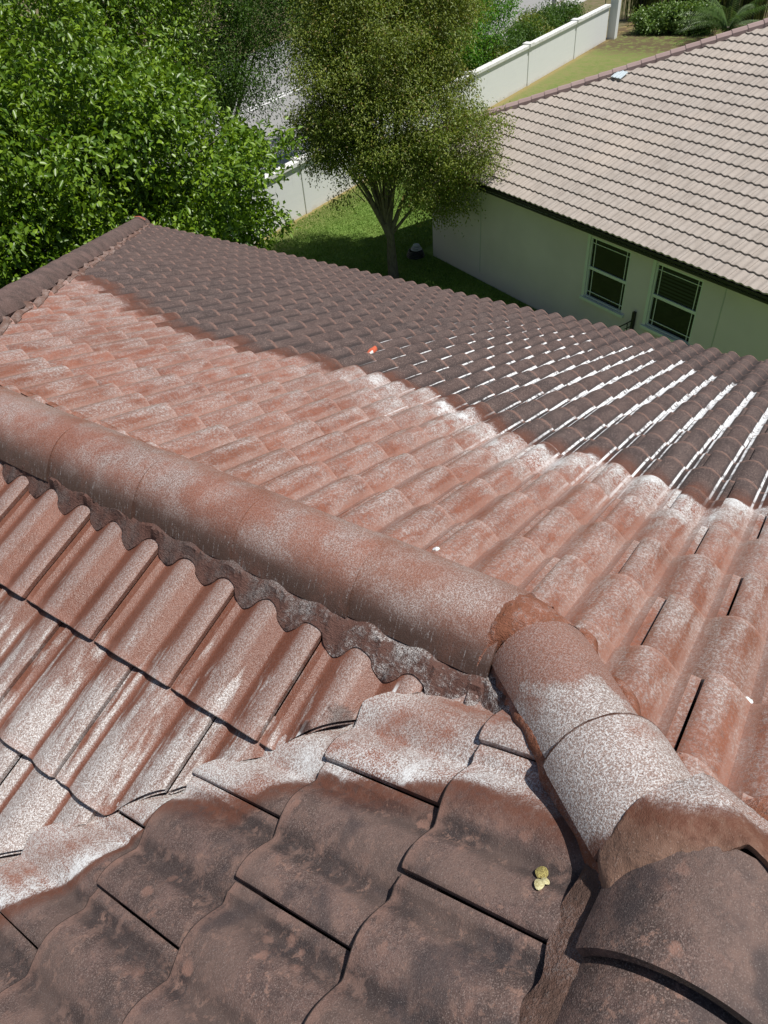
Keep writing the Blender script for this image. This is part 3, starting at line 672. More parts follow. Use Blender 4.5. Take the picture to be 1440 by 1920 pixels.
# ------------------------------------------------------------------ neighbour house
nb = empty('neighbour_house', (nbA.x, nbA.y, ZG), 'pale green stucco house with a beige tiled hip roof at the right', 'house')
n3 = Vector((nbN.x, nbN.y, 0)); w3 = Vector((nbW.x, nbW.y, 0)); A3 = Vector((nbA.x, nbA.y, ZG)); Zv = Vector((0, 0, 1))
def nbp(s, z, o=0): return A3+w3*s+Zv*z+n3*o
MW_ = Matrix(((w3.x, n3.x, 0, A3.x), (w3.y, n3.y, 0, A3.y), (0, 0, 1, A3.z), (0, 0, 0, 1)))  # local: x along the wall, y out, z up
def stucco(name, col):
    t = NT(name); P = t.pos(); X, Y, Z = t.xyz(P)[0:3]; big = t.noise(P, .6, 3); f = t.noise(P, 45, 4, .7)
    c = t.mix(t.ss(big, .35, .7), col, tuple(v*.90 for v in col)); c = t.mix(t.ss(t.add(Z, t.mul(big, .6)), ZG+.75, ZG+.1, 0., .25), c, tuple(v*.6 for v in col))
    t.pbr(c, .9, t.bumpn(f, .35, .006), .25); return t.m
MST = stucco('green_stucco', (.66, .60, .615)); MTRIM = simple('white_trim', (.62, .67, .63), .5, var=.03); MFASC = simple('black_fascia', (.012, .012, .011), .5)
PH = rad(21.75); OH = .35; ZE = 2.602
wins = [(5.335, 6.43, .90, 2.25), (7.09, 8.19, .90, 2.25)]
wb = MB(); TW = .18
xs = [-.38, wins[0][0], wins[0][1], wins[1][0], wins[1][1], 17]
for i in range(5):
    a, b = xs[i], xs[i+1]
    if i in (1, 3):
        for z0, z1 in ((0, .90), (2.25, 2.52)): wb.box(((a+b)/2, -TW/2, (z0+z1)/2), (b-a, TW, z1-z0), MW_)
    else: wb.box(((a+b)/2, -TW/2, 1.26), (b-a, TW, 2.52), MW_)
wb.box((-.38+TW/2, -2-TW, 1.26), (TW, 4, 2.52), MW_); wb.box((-1.1, -2.6, 1.26), (1.3, TW, 2.52), MW_)
add_to(wb.build('wall', MST), nb)
MJ = simple('joint_line', (.44, .45, .43), .8)
for s in (1.68, 8.68): add_to(MB().box((s, .003, 1.35), (.022, .008, 2.3), MW_).build('control_joint', MJ), nb)
ib = MB().box((8, -3.2, 1.26), (15, .05, 2.5), MW_); ib.box((8, -1.7, .0), (15, 3, .02), MW_); add_to(ib.build('interior', simple('dark_room', (.05, .05, .05), .9)), nb)
sf = MB().box((7.4, OH/2-.02, 2.535), (18.8, OH+.05, .03), MW_); add_to(sf.build('soffit', MTRIM), nb)
fa = MB().box((7.4, OH-.01, 2.545), (18.8, .03, .14), MW_); fa.box((7.4, OH+.012, 2.585), (18.8, .03, .05), MW_); add_to(fa.build('fascia', MFASC), nb)
gl = NT('window_glass'); gl.pbr(gl.mix(gl.noise(gl.pos(), 3, 2), (.006, .008, .008), (.014, .02, .018)), .06, None, .22); MGL = gl.m
t = NT('blind_slats'); o_ = t.obj(); z_ = t.xyz(o_)[2]; fr = t.math('FRACT', t.mul(z_, 14)); t.pbr(t.mix(t.ss(fr, .3, .6), (.008, .010, .010), (.028, .038, .033)), .12, None, .2); MBL = t.m
def window(i, a, b, z0, z1):
    fr = MB(); fw = .032; y = -.035
    for (cx, cz, dx, dz) in (((a+b)/2, z0+fw/2, b-a, fw), ((a+b)/2, z1-fw/2, b-a, fw), (a+fw/2, (z0+z1)/2, fw, z1-z0-2*fw), (b-fw/2, (z0+z1)/2, fw, z1-z0-2*fw), ((a+b)/2, (z0+z1)/2, b-a-2*fw, .06)):
        fr.box((cx, y, cz), (dx, .05, dz), MW_)
    f = add_to(fr.build('window', MTRIM), nb); tag(f, ['dark sash window with reflections, left of the pair', 'dark sash window with closed blinds, right of the pair'][i])
    for q in (0, 1):
        zz0 = z0+fw if q == 0 else (z0+z1)/2+.03; zz1 = (z0+z1)/2-.03 if q == 0 else z1-fw
        p = MB().box(((a+b)/2, y-.012-.01*(1-q), (zz0+zz1)/2), (b-a-2*fw, .008, zz1-zz0), MW_).build('pane', MBL if (i == 1 and q == 1) else MGL); add_to(p, f)
        g = MB(); c1, c2 = a+fw+.085, b-fw-.085; zc = zz0+.10 if q == 0 else zz1-.10; yo = y-.0-.01*(1-q)
        g.box((c1, yo, (zz0+zz1)/2), (.014, .012, zz1-zz0), MW_); g.box((c2, yo, (zz0+zz1)/2), (.014, .012, zz1-zz0), MW_)
        g.box(((a+b)/2, yo+.002, zc), (b-a-2*fw, .012, .014), MW_); add_to(g.build('muntin', MTRIM), f)
    s = MB().box(((a+b)/2, .025, z0-.03), (b-a+.16, .09, .06), MW_); s.box((a-.035, .012, (z0+z1)/2+.02), (.07, .035, z1-z0+.06), MW_); add_to(s.build('sill', MTRIM), f)
for i, (a, b, z0, z1) in enumerate(wins): window(i, a, b, z0, z1)
# roof planes
upd = -n3; sl = (upd*math.cos(PH)+Zv*math.sin(PH)); nrm = (n3*math.sin(PH)+Zv*math.cos(PH)); S0 = -1.86; SE = 19.0
CE = A3+n3*OH+w3*0+Zv*ZE
def rp(s, u, h=0): return CE+w3*s+sl*u+nrm*h
UR = 8.6
rf = MB(); hx = UR*math.cos(PH)
rf.poly([rp(S0, 0, -.01), rp(SE, 0, -.01), rp(SE, UR, -.01), rp(S0+hx, UR, -.01)])
cor2 = rp(S0, 0, -.01)+upd*2*hx
rf.poly([rp(S0, 0, -.01), rp(S0+hx, UR, -.01), cor2]); rf.poly([rp(S0+hx, UR, -.01), rp(SE, UR, -.01), rp(SE, 0, -.01)+upd*2*hx, cor2])
nroof = add_to(rf.build('roof', MUND), nb)
def beige():
    t = NT('beige_tile'); P = t.pos(); r = t.isl(); big = t.noise(P, .7, 3); med = t.noise(P, 5, 4, .65); st = t.noise(P, 38, 3, .7)
    rr = t.n('ShaderNodeTexVoronoi')
    c = t.mix(t.ss(med, .3, .7), (.315, .275, .24), (.43, .385, .345)); c = t.mix(t.ss(r, 0., 1., 0., .5), c, (.37, .325, .285)); c = t.mix(t.mul(t.rnd(), .4), c, (.46, .40, .35))
    c = t.mix(t.ss(st, .52, .75, 0., .45), c, (.25, .20, .175)); c = t.mix(t.ss(big, .5, .7, 0., .3), c, (.52, .44, .37))
    t.pbr(c, .85, t.bumpn(st, .3, .004), .25); return t.m
MBG = beige(); NW_, NE_ = .345, .316
def ntile():
    m = MB(); a = .026; ns = 16; th = .02
    def z(s): return a*((1+math.cos(2*math.pi*(s*2-.75)))/2)**1.3
    top = []
    for x in (-.05, NE_*.5, NE_-.004, NE_): top.append([(x, min(max(NW_*j/ns, .003), NW_-.003), z(j/ns)+.03*x/NE_-(.004 if x == NE_ else 0)) for j in range(ns+1)])
    m.grid(top); m.grid([top[-1], [(q[0]-.002, q[1], q[2]-.034) for q in top[-1]]])
    m.grid([[r[0] for r in top], [(r[0][0], r[0][1], r[0][2]-.03) for r in top]]); m.grid([[(r[-1][0], r[-1][1], r[-1][2]-.03) for r in top], [r[-1] for r in top]])
    return sharp(m.mesh('beige_tile'), 40)
NTm = ntile(); NTm.materials.append(MBG); nt_items = []
dd, ll = -sl, (w3*-1)                            # down slope, left seen down-slope
ll = nrm.cross(dd)
r_ = 0
hipn = (w3-upd).normalized()                     # keep side: s - u*cos > S0
for c in range(0, 27):
    u0 = NE_*(c+1)                               # head position
    for k in range(-8, 60):
        s = -2.2+k*NW_+(c % 2)*NW_/2
        if s < S0+(u0-NE_)*math.cos(PH)-NW_-.1 or s > 17: continue
        O = rp(s if ll.dot(w3) > 0 else s+NW_, u0, .02)
        mw = frame(O, dd, ll, nrm) @ Matrix.Rotation(random.gauss(0, .004), 4, 'Z')
        me = clip_mesh(NTm, mw, [(rp(S0, 0)+hipn*.04, hipn)], 'cut_tile')
        if me is None: continue
        v = mw @ Vector((NE_/2, NW_/2, 0))-CAM; dz = v.dot(fwd); px = 720+1364.78*v.dot(rt2)/dz; py = 960-1364.78*v.dot(up2)/dz
        if px > 1520 or py < -60: continue
        nt_items.append((v.length, me, mw))
nt_items.sort(key=lambda q: q[0])
NPART = 296
for _, me, mw in nt_items[:NPART]:
    ob = link('roof_tile', me, None, nroof); ob.matrix_parent_inverse = nroof.matrix_world.inverted(); ob.matrix_world = mw
if nt_items[NPART:]:
    tag(link('roof_tile', join_meshes('beige_tiles_far', [(a, b) for _, a, b in nt_items[NPART:]], MBG), None, nroof), kind='stuff').matrix_parent_inverse = nroof.matrix_world.inverted()
print('neighbour tiles', len(nt_items))
hm = MB(); prof_ = [(-.12, -.02), (-.115, .055), (-.05, .105), (.05, .105), (.115, .055), (.12, -.02)]
for i in range(6): pass
r0 = [(-.01, y, z) for y, z in prof_]; r1_ = [(.315, y*1.05, z+.014) for y, z in prof_]; hm.grid([r0, r1_]); hm.poly(r1_[::-1])
hcm = sharp(hm.mesh('hip_cap'), 30); t = NT('pink_hip_cap'); P = t.pos(); c = t.mix(t.noise(P, 6, 4), (.33, .24, .225), (.42, .32, .30)); c = t.mix(t.mul(t.rnd(), .4), c, (.30, .21, .20)); t.pbr(c, .85, None, .25); hcm.materials.append(t.m)
hdn = -((w3+upd)*i2*math.cos(PH)*1+Zv*math.sin(PH)*i2).normalized(); hdn = -((w3+upd).normalized()*1.0+Zv*math.tan(PH)*i2).normalized()
lft = Vector((0, 0, 1)).cross(hdn).normalized(); nhc = hdn.cross(lft); k = 0
HL = UR*math.cos(PH)*math.sqrt(2)
dist = .33
while dist < 11.5:
    pp_ = rp(S0, 0, .02)-hdn*dist; ob = link('hip_cap', hcm, None, nroof); ob.matrix_parent_inverse = nroof.matrix_world.inverted(); ob.matrix_world = frame(pp_, hdn, lft, nhc); dist += .325
vt = MB(); vc = rp(.62, 3.03, .075)
vt = MB(); Mv = frame(rp(2.38, 4.25, .085), w3, sl, nrm); vt.box((0, 0, 0), (.30, .26, .02), Mv)
for q in (-.1, 0, .1): vt.box((q, 0, .015), (.03, .26, .015), Mv)
vo = add_to(vt.build('patch_tile', simple('pale_patch', (.62, .70, .74), .4)), nroof); vo['label'] = 'single pale bluish replacement tile near the hip'
# security light under the eave
sl_ = empty('security_light', nbp(8.42, 2.44, .06), 'small white twin-head security light under the eave right of the windows', 'lamp')
sm = MB(); sm.box((8.42, .03, 2.46), (.1, .06, .08), MW_); add_to(sm.build('base', MTRIM), sl_)
for q in (-1, 1): add_to(MB().tube([nbp(8.42+.03*q, 2.44, .06), nbp(8.42+.10*q, 2.40, .13)], [.02, .045], 10).build('lamp_head', MTRIM if q < 0 else MFASC), sl_)
# black bracket on the wall between windows
br = empty('iron_bracket', nbp(6.76, .9, .0), 'black iron hose bracket standing between the two windows', 'bracket')
bk = MB(); bk.box((6.80, .05, .82), (.06, .06, .56), MW_); add_to(bk.build('post', MFASC), br)
bk = MB().tube([nbp(6.80, .92, .06), nbp(6.66, .78, .10), nbp(6.52, .66, .12)], .014, 6); bk.tube([nbp(6.80, .78, .06), nbp(6.66, .66, .10)], .01, 6); bk.tube([nbp(6.70, .80, .09), nbp(6.72, .60, .1)], .01, 6); add_to(bk.build('strut', MFASC), br)
# garden hose coil
hz = MB(); cx, cy = 16.0, 10.35
hb = empty('hose_reel', (cx, cy, ZG), 'coiled dark hose with a pale reel at the corner of the green house', 'hose')
for q in range(4):
    R_ = .24-.015*q; hz.tube([(cx+R_*math.cos(a_), cy+R_*math.sin(a_), ZG+.04+.045*q) for a_ in np.linspace(0, 2*math.pi, 25)], .022, 6, False)
add_to(hz.build('hose', simple('dark_hose', (.02, .025, .03), .4)), hb)
hz = MB()
for q in range(3): hz.tube([(cx+.05, cy, ZG+.2+.05*q), (cx+.05, cy, ZG+.23+.05*q)], [.16-.03*q, .15-.03*q], 14)
add_to(hz.build('reel', simple('pale_plastic', (.45, .47, .5), .5)), hb)

# ------------------------------------------------------------------ white boundary wall
bwm = NT('white_wall'); P = bwm.pos(); X, Y, Z = bwm.xyz(P)[0:3]
st = bwm.noise(bwm.vscale(P, (1.2, 1.2, 14)), 1, 4); c = bwm.mix(st, (.74, .76, .745), (.80, .81, .80)); drip = bwm.noise(bwm.vscale(P, (9, 9, .7)), 1, 4)
c = bwm.mix(bwm.mul(bwm.ss(drip, .52, .75), bwm.ss(Z, ZG+.6, ZG+1.7, 0., .35)), c, (.42, .44, .42)); c = bwm.mix(bwm.ss(bwm.add(Z, bwm.mul(bwm.noise(P, 4, 3), .3)), ZG+.32, ZG+.12, 0., .4), c, (.50, .44, .34))
bwm.pbr(c, .85, bwm.bumpn(bwm.noise(P, 30, 3), .3, .006), .25); MBW = bwm.m
MCOP = NT('coping_paint'); P = MCOP.pos(); cc = MCOP.mix(MCOP.ss(MCOP.noise(P, 5, 4), .45, .7), (.80, .80, .78), (.58, .58, .55)); MCOP.pbr(cc, .85, None, .25); MCOP = MCOP.m
bw = empty('boundary_wall', (30, 15.4, ZG), 'long white painted boundary wall with coping and pilasters beyond the lawn', 'wall')
px_ = [1.0, 6.5, 12.0, 17.5, 23.05, 28.6, 34.2, 39.7, 44.2]; WY = 15.42; WH = 1.52
for i in range(len(px_)-1):
    a, b = px_[i]+.13, px_[i+1]-.13
    add_to(MB().box(((a+b)/2, WY, ZG+WH/2), (b-a, .16, WH)).build('wall_panel', MBW), bw)
    add_to(MB().box(((a+b)/2, WY, ZG+WH+.055), (b-a+.02, .30, .11)).build('coping', MCOP), bw)
for i, x in enumerate(px_[:-1]):
    p = add_to(MB().box((x, WY, ZG+(WH+.03)/2), (.26, .24, WH+.03)).build('pilaster', MBW), bw)
    add_to(MB().box((x, WY, ZG+WH+.10), (.40, .40, .14)).build('cap', MCOP), p)
pst = tag(MB().box((44.6, 15.2, ZG+1.5), (.42, .42, 3.0)).box((44.6, 15.2, ZG+3.05), (.55, .55, .12)).build('gate_post', MBW), 'tall square white post closing the far end of the boundary wall', 'post')

# ------------------------------------------------------------------ foliage
def leaf_cloud(C, N, per, spread, ll, lw, droop=.3, up=.4, fold=.25):
    """C centres (n,3), N outward dirs; returns V,F of folded leaves (4 tris each as 2 quads)"""
    n = len(C)*per; c = np.repeat(C, per, 0)+RNG.normal(0, spread, (n, 3)); o = np.repeat(N, per, 0)
    d = o*.6+RNG.normal(0, .75, (n, 3)); d[:, 2] += -droop; d /= np.linalg.norm(d, axis=1)[:, None]
    nn = RNG.normal(0, .6, (n, 3)); nn[:, 2] += up+.6; nn += o*.5; nn -= d*(nn*d).sum(1)[:, None]; nn /= np.linalg.norm(nn, axis=1)[:, None]+1e-9
    s = np.cross(d, nn); L = ll*RNG.uniform(.6, 1.25, n)[:, None]; Wd = lw*RNG.uniform(.7, 1.2, n)[:, None]
    base = c; tip = c+d*L-nn*L*.12; mid = c+d*L*.5
    l = mid+s*Wd*.5+nn*Wd*fold; r = mid-s*Wd*.5+nn*Wd*fold
    V = np.stack([base, r, tip, l], 1).reshape(-1, 3); i = np.arange(n)*4
    F_ = np.stack([np.stack([i, i+1, i+2], 1), np.stack([i, i+2, i+3], 1)], 1).reshape(-1, 3)
    return V, F_
def lobe_points(lobes, n, shell=.55, gap=.42, sub=.42, flat=.75, vert=1.):
    """clump centres gathered in many small puffs that sit on lumpy lobes: gaps and dark creases stay between the puffs"""
    C = []; N = []; den = sum((q[3]*q[4]*q[5])**(2/3) for q in lobes)
    for (x, y, z, a, b, c) in lobes:
        k = max(12, int(n*(a*b*c)**(2/3)/den)); R_ = (a*b*c)**(1/3); ns = max(10, int(26*(R_/sub)**2*.26*(1.4-gap)))
        d = RNG.normal(0, 1, (ns, 3)); d /= np.linalg.norm(d, axis=1)[:, None]; r = shell+(1.05-shell)*RNG.random(ns)**.5
        pc = np.stack([x+d[:, 0]*a*r, y+d[:, 1]*b*r, z+d[:, 2]*c*r], 1); pr = sub*RNG.uniform(.55, 1.35, ns)
        q = RNG.choice(ns, k, p=pr**2/np.sum(pr**2)); e = RNG.normal(0, 1, (k, 3)); e[:, 2] = np.abs(e[:, 2])*.9-.25*vert+e[:, 2]*.25; e /= np.linalg.norm(e, axis=1)[:, None]
        rr = pr[q]*(.45+.55*RNG.random(k)**.5)
        C.append(pc[q]+e*rr[:, None]*np.array([1, 1, flat])); nn = e*.7+d[q]*.5; N.append(nn/np.linalg.norm(nn, axis=1)[:, None])
    return np.concatenate(C), np.concatenate(N)
def tree(name, label, cat, base, trunk_pts, lobes, n, per, spread, ll, lw, mleaf, mbark, limbs=14, r0=.16, shell=.55, gap=.42, droop=.3, group=None, twig=.012, sub=.42, flat=.75):
    t = empty(name, base, label, cat, group)
    C, N = lobe_points(lobes, n, shell, gap, sub, flat); V, F_ = leaf_cloud(C, N, per, spread, ll, lw, droop)
    add_to(link('crown', mesh_np('crown', V, F_), mleaf), t)
    m = MB()
    if trunk_pts: m.tube(trunk_pts, [r0*(1-.55*i/(len(trunk_pts)-1)) for i in range(len(trunk_pts))], 12)
    top = Vector(trunk_pts[-1]) if trunk_pts else Vector(base)
    mid = Vector(trunk_pts[len(trunk_pts)//2]) if trunk_pts else top
    idx = RNG.choice(len(C), min(limbs, len(C)), replace=False)
    for q in idx:
        e_ = Vector(C[q]); s_ = mid.lerp(top, random.random()); k1 = s_.lerp(e_, .35)+Vector((random.gauss(0, .15), random.gauss(0, .15), .25)); k2 = s_.lerp(e_, .7)+Vector((random.gauss(0, .1), random.gauss(0, .1), .12))
        R_ = r0*random.uniform(.22, .42); m.tube([s_, k1, k2, e_], [R_, R_*.65, R_*.35, twig], 7)
    add_to(m.build('trunk', mbark, None, 60), t); return t
MBARK = NT('bark'); P = MBARK.pos(); c = MBARK.mix(MBARK.noise(P, 9, 5), (.10, .085, .07), (.24, .21, .175)); c = MBARK.mix(MBARK.ss(MBARK.noise(MBARK.vscale(P, (30, 30, 5)), 1, 4), .5, .7, 0., .7), c, (.05, .042, .035)); MBARK.pbr(c, .9, MBARK.bumpn(MBARK.noise(MBARK.vscale(P, (40, 40, 9)), 1, 4), .8, .02), .15); MBARK = MBARK.m
LA = leaf_mat('broad_leaf', (.065, .14, .008), (.21, .33, .018), (.10, .19, .010), .20, .40, .5)
LB = leaf_mat('fine_olive_leaf', (.11, .17, .018), (.26, .31, .05), (.15, .19, .026), .28, .45, .4, (.22, .17, .05))
LC = leaf_mat('bright_leaf', (.07, .20, .015), (.15, .33, .03), (.10, .26, .02), .4, .4, .4)
LDk = leaf_mat('dark_leaf', (.045, .11, .014), (.10, .19, .028), (.07, .14, .018), .35, .5, .35)
# big broad-leaved tree beyond the eave corner
tree('broadleaf_tree', 'large bright green broad-leaved tree rising just beyond the far roof corner', 'tree', (8.8, 12.6, ZG),
     [(8.8, 12.6, ZG), (8.7, 12.4, -5.6), (8.5, 12.2, -4.4), (8.6, 12.0, -3.3)],
     [(6.7, 10.6, -2.0, 1.7, 1.5, 1.25), (8.35, 10.3, -2.6, 1.45, 1.4, 1.3), (5.0, 11.6, -1.7, 1.7, 1.6, 1.4), (7.2, 12.5, -1.4, 2.0, 2.0, 1.5), (9.3, 10.5, -3.6, 1.2, 1.1, .9), (7.4, 10.2, -3.9, 1.6, 1.3, 1.2), (5.2, 10.9, -3.8, 2.0, 1.2, 1.4), (3.4, 11.6, -3.9, 1.9, 1.4, 1.6), (4.6, 11.3, -3.0, 1.5, 1.1, 1.2), (4.4, 11.0, -4.6, 1.8, 1.0, 1.2), (6.8, 10.9, -5.0, 2.2, 1.0, 1.0), (2.0, 11.8, -2.6, 1.6, 1.5, 1.5), (9.6, 12.4, -2.7, 1.5, 1.7, 1.4), (3.3, 12.6, -2.2, 1.8, 1.8, 1.8)],
     8200, 13, .10, .130, .066, LA, MBARK, 26, .22, .62, .62, sub=.52)
# slender fine-leaved tree on the lawn (several stems)
tB = tree('fine_leaf_tree', 'slender multi-stemmed olive green tree standing on the lawn beside the pale house', 'tree', (14.6, 10.2, ZG),
     [(14.6, 10.2, ZG), (14.57, 10.2, -6.6), (14.5, 10.15, -6.1), (14.4, 10.2, -5.75)],
     [(14.0, 10.9, -2.9, 1.25, 1.15, 1.1), (15.0, 10.3, -2.1, 1.5, 1.4, 1.3), (15.2, 9.3, -3.2, 1.05, .95, 1.05), (14.3, 9.8, -3.6, 1.2, 1.2, 1.0), (15.6, 10.8, -.9, 1.4, 1.4, 1.3), (14.9, 8.3, -4.0, 1.0, .9, .8), (13.9, 11.3, -3.7, .8, .7, .7), (15.2, 9.0, -5.0, .7, .65, .8), (15.8, 9.7, -1.9, 1.1, 1.1, 1.2), (13.6, 10.7, -4.2, .75, .75, .8), (15.0, 11.3, -1.9, 1.2, 1.0, 1.3), (14.2, 9.2, -4.3, .7, .7, .8)],
     10000, 17, .11, .074, .031, LB, MBARK, 12, .15, .45, .55, .6, sub=.36, flat=1.2)
st = MB()
def jit(p, s=.06): return (p[0]+random.gauss(0, s), p[1]+random.gauss(0, s), p[2])
for (tx, ty, tz, R_) in ((13.6, 11.1, -3.2, .06), (14.1, 11.0, -2.4, .055), (14.5, 10.3, -2.2, .07), (14.9, 9.9, -2.5, .06), (15.3, 9.2, -3.9, .075), (14.2, 10.7, -3.0, .045), (14.8, 10.4, -2.6, .05), (15.5, 8.6, -4.2, .045), (13.9, 11.4, -3.6, .035)):
    a = Vector((14.47, 10.18, -6.15)); b = Vector((tx, ty, tz)); st.tube([a, jit(a.lerp(b, .3)+Vector((0, 0, .1))), jit(a.lerp(b, .65)), jit(b), b+Vector((random.gauss(0, .2), random.gauss(0, .2), .9))], [R_, R_*.8, R_*.6, R_*.4, .012], 8)
for q in range(34):
    b = Vector((random.gauss(14.5, .7), random.gauss(10.1, .7), random.uniform(-4.6, -3.2))); a = Vector((14.5, 10.2, -5.9)).lerp(b, random.uniform(.35, .6)); st.tube([a, jit(a.lerp(b, .5), .08), b], [.014, .010, .005], 5)
add_to(st.build('branch', MBARK, None, 60), tB)
# street trees behind the wall
def mk(name, label, base, lobes, n, per, ll, lw, mat, sp=.2, limbs=12, r0=.18, shell=.5, group=None, cat='tree'):
    cz = min(l[2] for l in lobes); return tree(name, label, cat, base, [base, (base[0]+.1, base[1], (base[2]+cz)/2), (base[0], base[1]+.1, cz)], lobes, n, per, sp, ll, lw, mat, MBARK, limbs, r0, shell, .4, .3, group)
mk('street_tree', 'tall dark green tree behind the broad-leaved one, at the top left edge', (11.5, 17.6, ZG), [(9.3, 19.0, -1.2, 2.4, 2.2, 2.2), (11.8, 17.9, -1.2, 2.3, 2.0, 2.2), (13.7, 17.0, -1.7, 2.1, 1.7, 2.0), (11.8, 17.4, -3.4, 2.4, 1.6, 1.8), (8.0, 20.0, -3, 2.2, 2.2, 2.2), (14.2, 17.6, .1, 2.2, 2, 2)], 4800, 16, .13, .062, LA, .24)
mk('street_tree', 'dark tree hanging over the road, left of the road gap', (17.6, 18.4, ZG), [(17.2, 17.7, -2.4, 1.8, 1.6, 1.7), (18.0, 17.3, -3.4, 1.4, 1.2, 1.3), (21.2, 16.9, -1.9, 1.5, 1.2, 1.3), (19.2, 17.0, -1.5, 1.8, 1.5, 1.6), (16.2, 18.4, -4.0, 1.7, 1.5, 1.7), (21.0, 17.0, -1.2, 1.9, 1.6, 1.5), (18.6, 19.6, -1.6, 2.2, 1.8, 1.9), (22.5, 19.0, -.8, 2.2, 1.8, 1.8)], 6200, 16, .085, .040, LDk, .20)
mk('street_tree', 'bright yellow-green tree whose edge shows right of the slender lawn tree', (31.5, 17.6, ZG), [(31.6, 17.2, -4.8, 1.7, 1.4, 1.5), (33.2, 17.4, -4.0, 1.6, 1.5, 1.5), (29.4, 17.4, -4.6, 1.8, 1.5, 1.5), (30.5, 18, -3.0, 2, 1.6, 1.6)], 2600, 16, .12, .055, LC, .22)
mk('street_tree', 'shaded tree seen between the slender tree and the bright one', (25.0, 17.8, ZG), [(25.0, 17.4, -4.6, 1.5, 1.3, 1.3), (26.8, 17.4, -4.3, 1.5, 1.2, 1.4), (25.6, 17.6, -2.8, 2.0, 1.5, 1.4), (22.8, 17.0, -3.1, 1.6, 1.2, 1.5)], 3400, 15, .10, .045, LDk, .22)
# low shrubs and hedge behind the wall
for i in range(9):
    x = 27.5+i*2.05; y = 17.3+.25*math.sin(i*2.1)+(i*.09)
    mk('shrub', '%s dark green shrub from the slender tree in the row behind the white wall' % ['first', 'second', 'third', 'fourth', 'fifth', 'sixth', 'seventh', 'eighth', 'ninth'][i], (x, y, ZG), [(x, y, ZG+.85, 1.15, .95, .85), (x+.8, y+.2, ZG+.7, .9, .8, .7)], 420, 14, .13, .06, LDk if i % 3 else LB, .16, 5, .04, .4, 'shrubs behind the white wall', 'shrub')
# clipped leafy hedge at the back of the far lawn
LH = leaf_mat('hedge_leaf', (.09, .17, .03), (.22, .32, .09), (.12, .22, .04), .3, .35, .5)
for i in range(6):
    x = 46.4+.08*i; y = 14.0-i*.62
    mk('hedge_shrub', 'glossy light green hedge plant before the black fence, %s from the white post' % ['first', 'second', 'third', 'fourth', 'fifth', 'sixth'][i], (x, y, ZG), [(x, y, ZG+.6, .5, .42, .6)], 150, 14, .16, .085, LH, .14, 4, .03, .3, 'hedge plants along the black fence', 'shrub')
# black metal fence behind the hedge
fe = empty('metal_fence', (48.5, 12, ZG), 'thin black metal picket fence behind the light green hedge', 'fence')
for i in range(9): add_to(MB().box((48.2+.1*i, 15-i*1.2, ZG+.75), (.06, .06, 1.5)).build('post', MFASC), fe)
for z in (.2, 1.35): add_to(MB().tube([(48.2, 15, ZG+z), (49.0, 5.4, ZG+z)], .02, 5).build('rail', MFASC), fe)
pk = MB()
for i in range(90): f = i/89; pk.box((48.2+.8*f, 15-9.6*f, ZG+.75), (.015, .015, 1.3))
tag(add_to(pk.build('picket', MFASC), fe), kind='stuff')
# tall reedy planting, banana, palm
def blades(name, label, cat, base, n, h, w, spread, arch_, mat, group=None, nseg=5):
    V = []; Fs = []
    for q in range(n):
        a = random.uniform(0, 2*math.pi); r = abs(random.gauss(0, spread)); bx, by = base[0]+r*math.cos(a*1.7), base[1]+r*math.sin(a*1.7); hh = h*random.uniform(.6, 1.1); ar = arch_*random.uniform(.3, 1.3); ww = w*random.uniform(.6, 1.2); b = len(V)
        for k in range(nseg+1):
            f = k/nseg; x = bx+math.cos(a)*ar*f*f; y = by+math.sin(a)*ar*f*f; z = base[2]+hh*(f-.35*ar/h*f*f*f); q2 = ww*(1-f)**.6*min(1, .4+f*3)
            V += [(x-math.sin(a)*q2, y+math.cos(a)*q2, z), (x+math.sin(a)*q2, y-math.cos(a)*q2, z)]
        for k in range(nseg): Fs.append((b+2*k, b+2*k+1, b+2*k+3, b+2*k+2))
    ob = link(name, mesh_np(name, V, Fs), mat); return tag(ob, label, cat, group)
LR = leaf_mat('reed', (.05, .08, .02), (.12, .15, .05), (.08, .07, .03), .3, .6, .2)
for i, lb in enumerate(('nearest the white post', 'behind the hedge, middle of the clumps', 'beside the banana plant', 'next to the feathery palm')):
    blades('bamboo_clump', 'dark reedy bamboo clump '+lb, 'bamboo', (50.2+.6*(i % 2), 15.3-i*1.9, ZG), 420, 3.4, .035, .8, .9, LR, 'bamboo clumps behind the fence')
LBn = leaf_mat('banana_leaf', (.16, .32, .05), (.26, .42, .09), (.2, .36, .06), .4, .4, .4)
blades('banana_plant', 'banana plant with one pale upright leaf rising above the hedge', 'banana plant', (49.6, 12.6, ZG), 9, 3.3, .26, .12, .8, LBn)
LP = leaf_mat('palm_leaf', (.05, .11, .02), (.11, .19, .045), (.08, .14, .03), .3, .45, .35)
pm = empty('feathery_palm', (45.2, 9.4, ZG), 'bushy low palm with feathery fronds above the beige roof edge', 'palm')
V = []; Fs = []
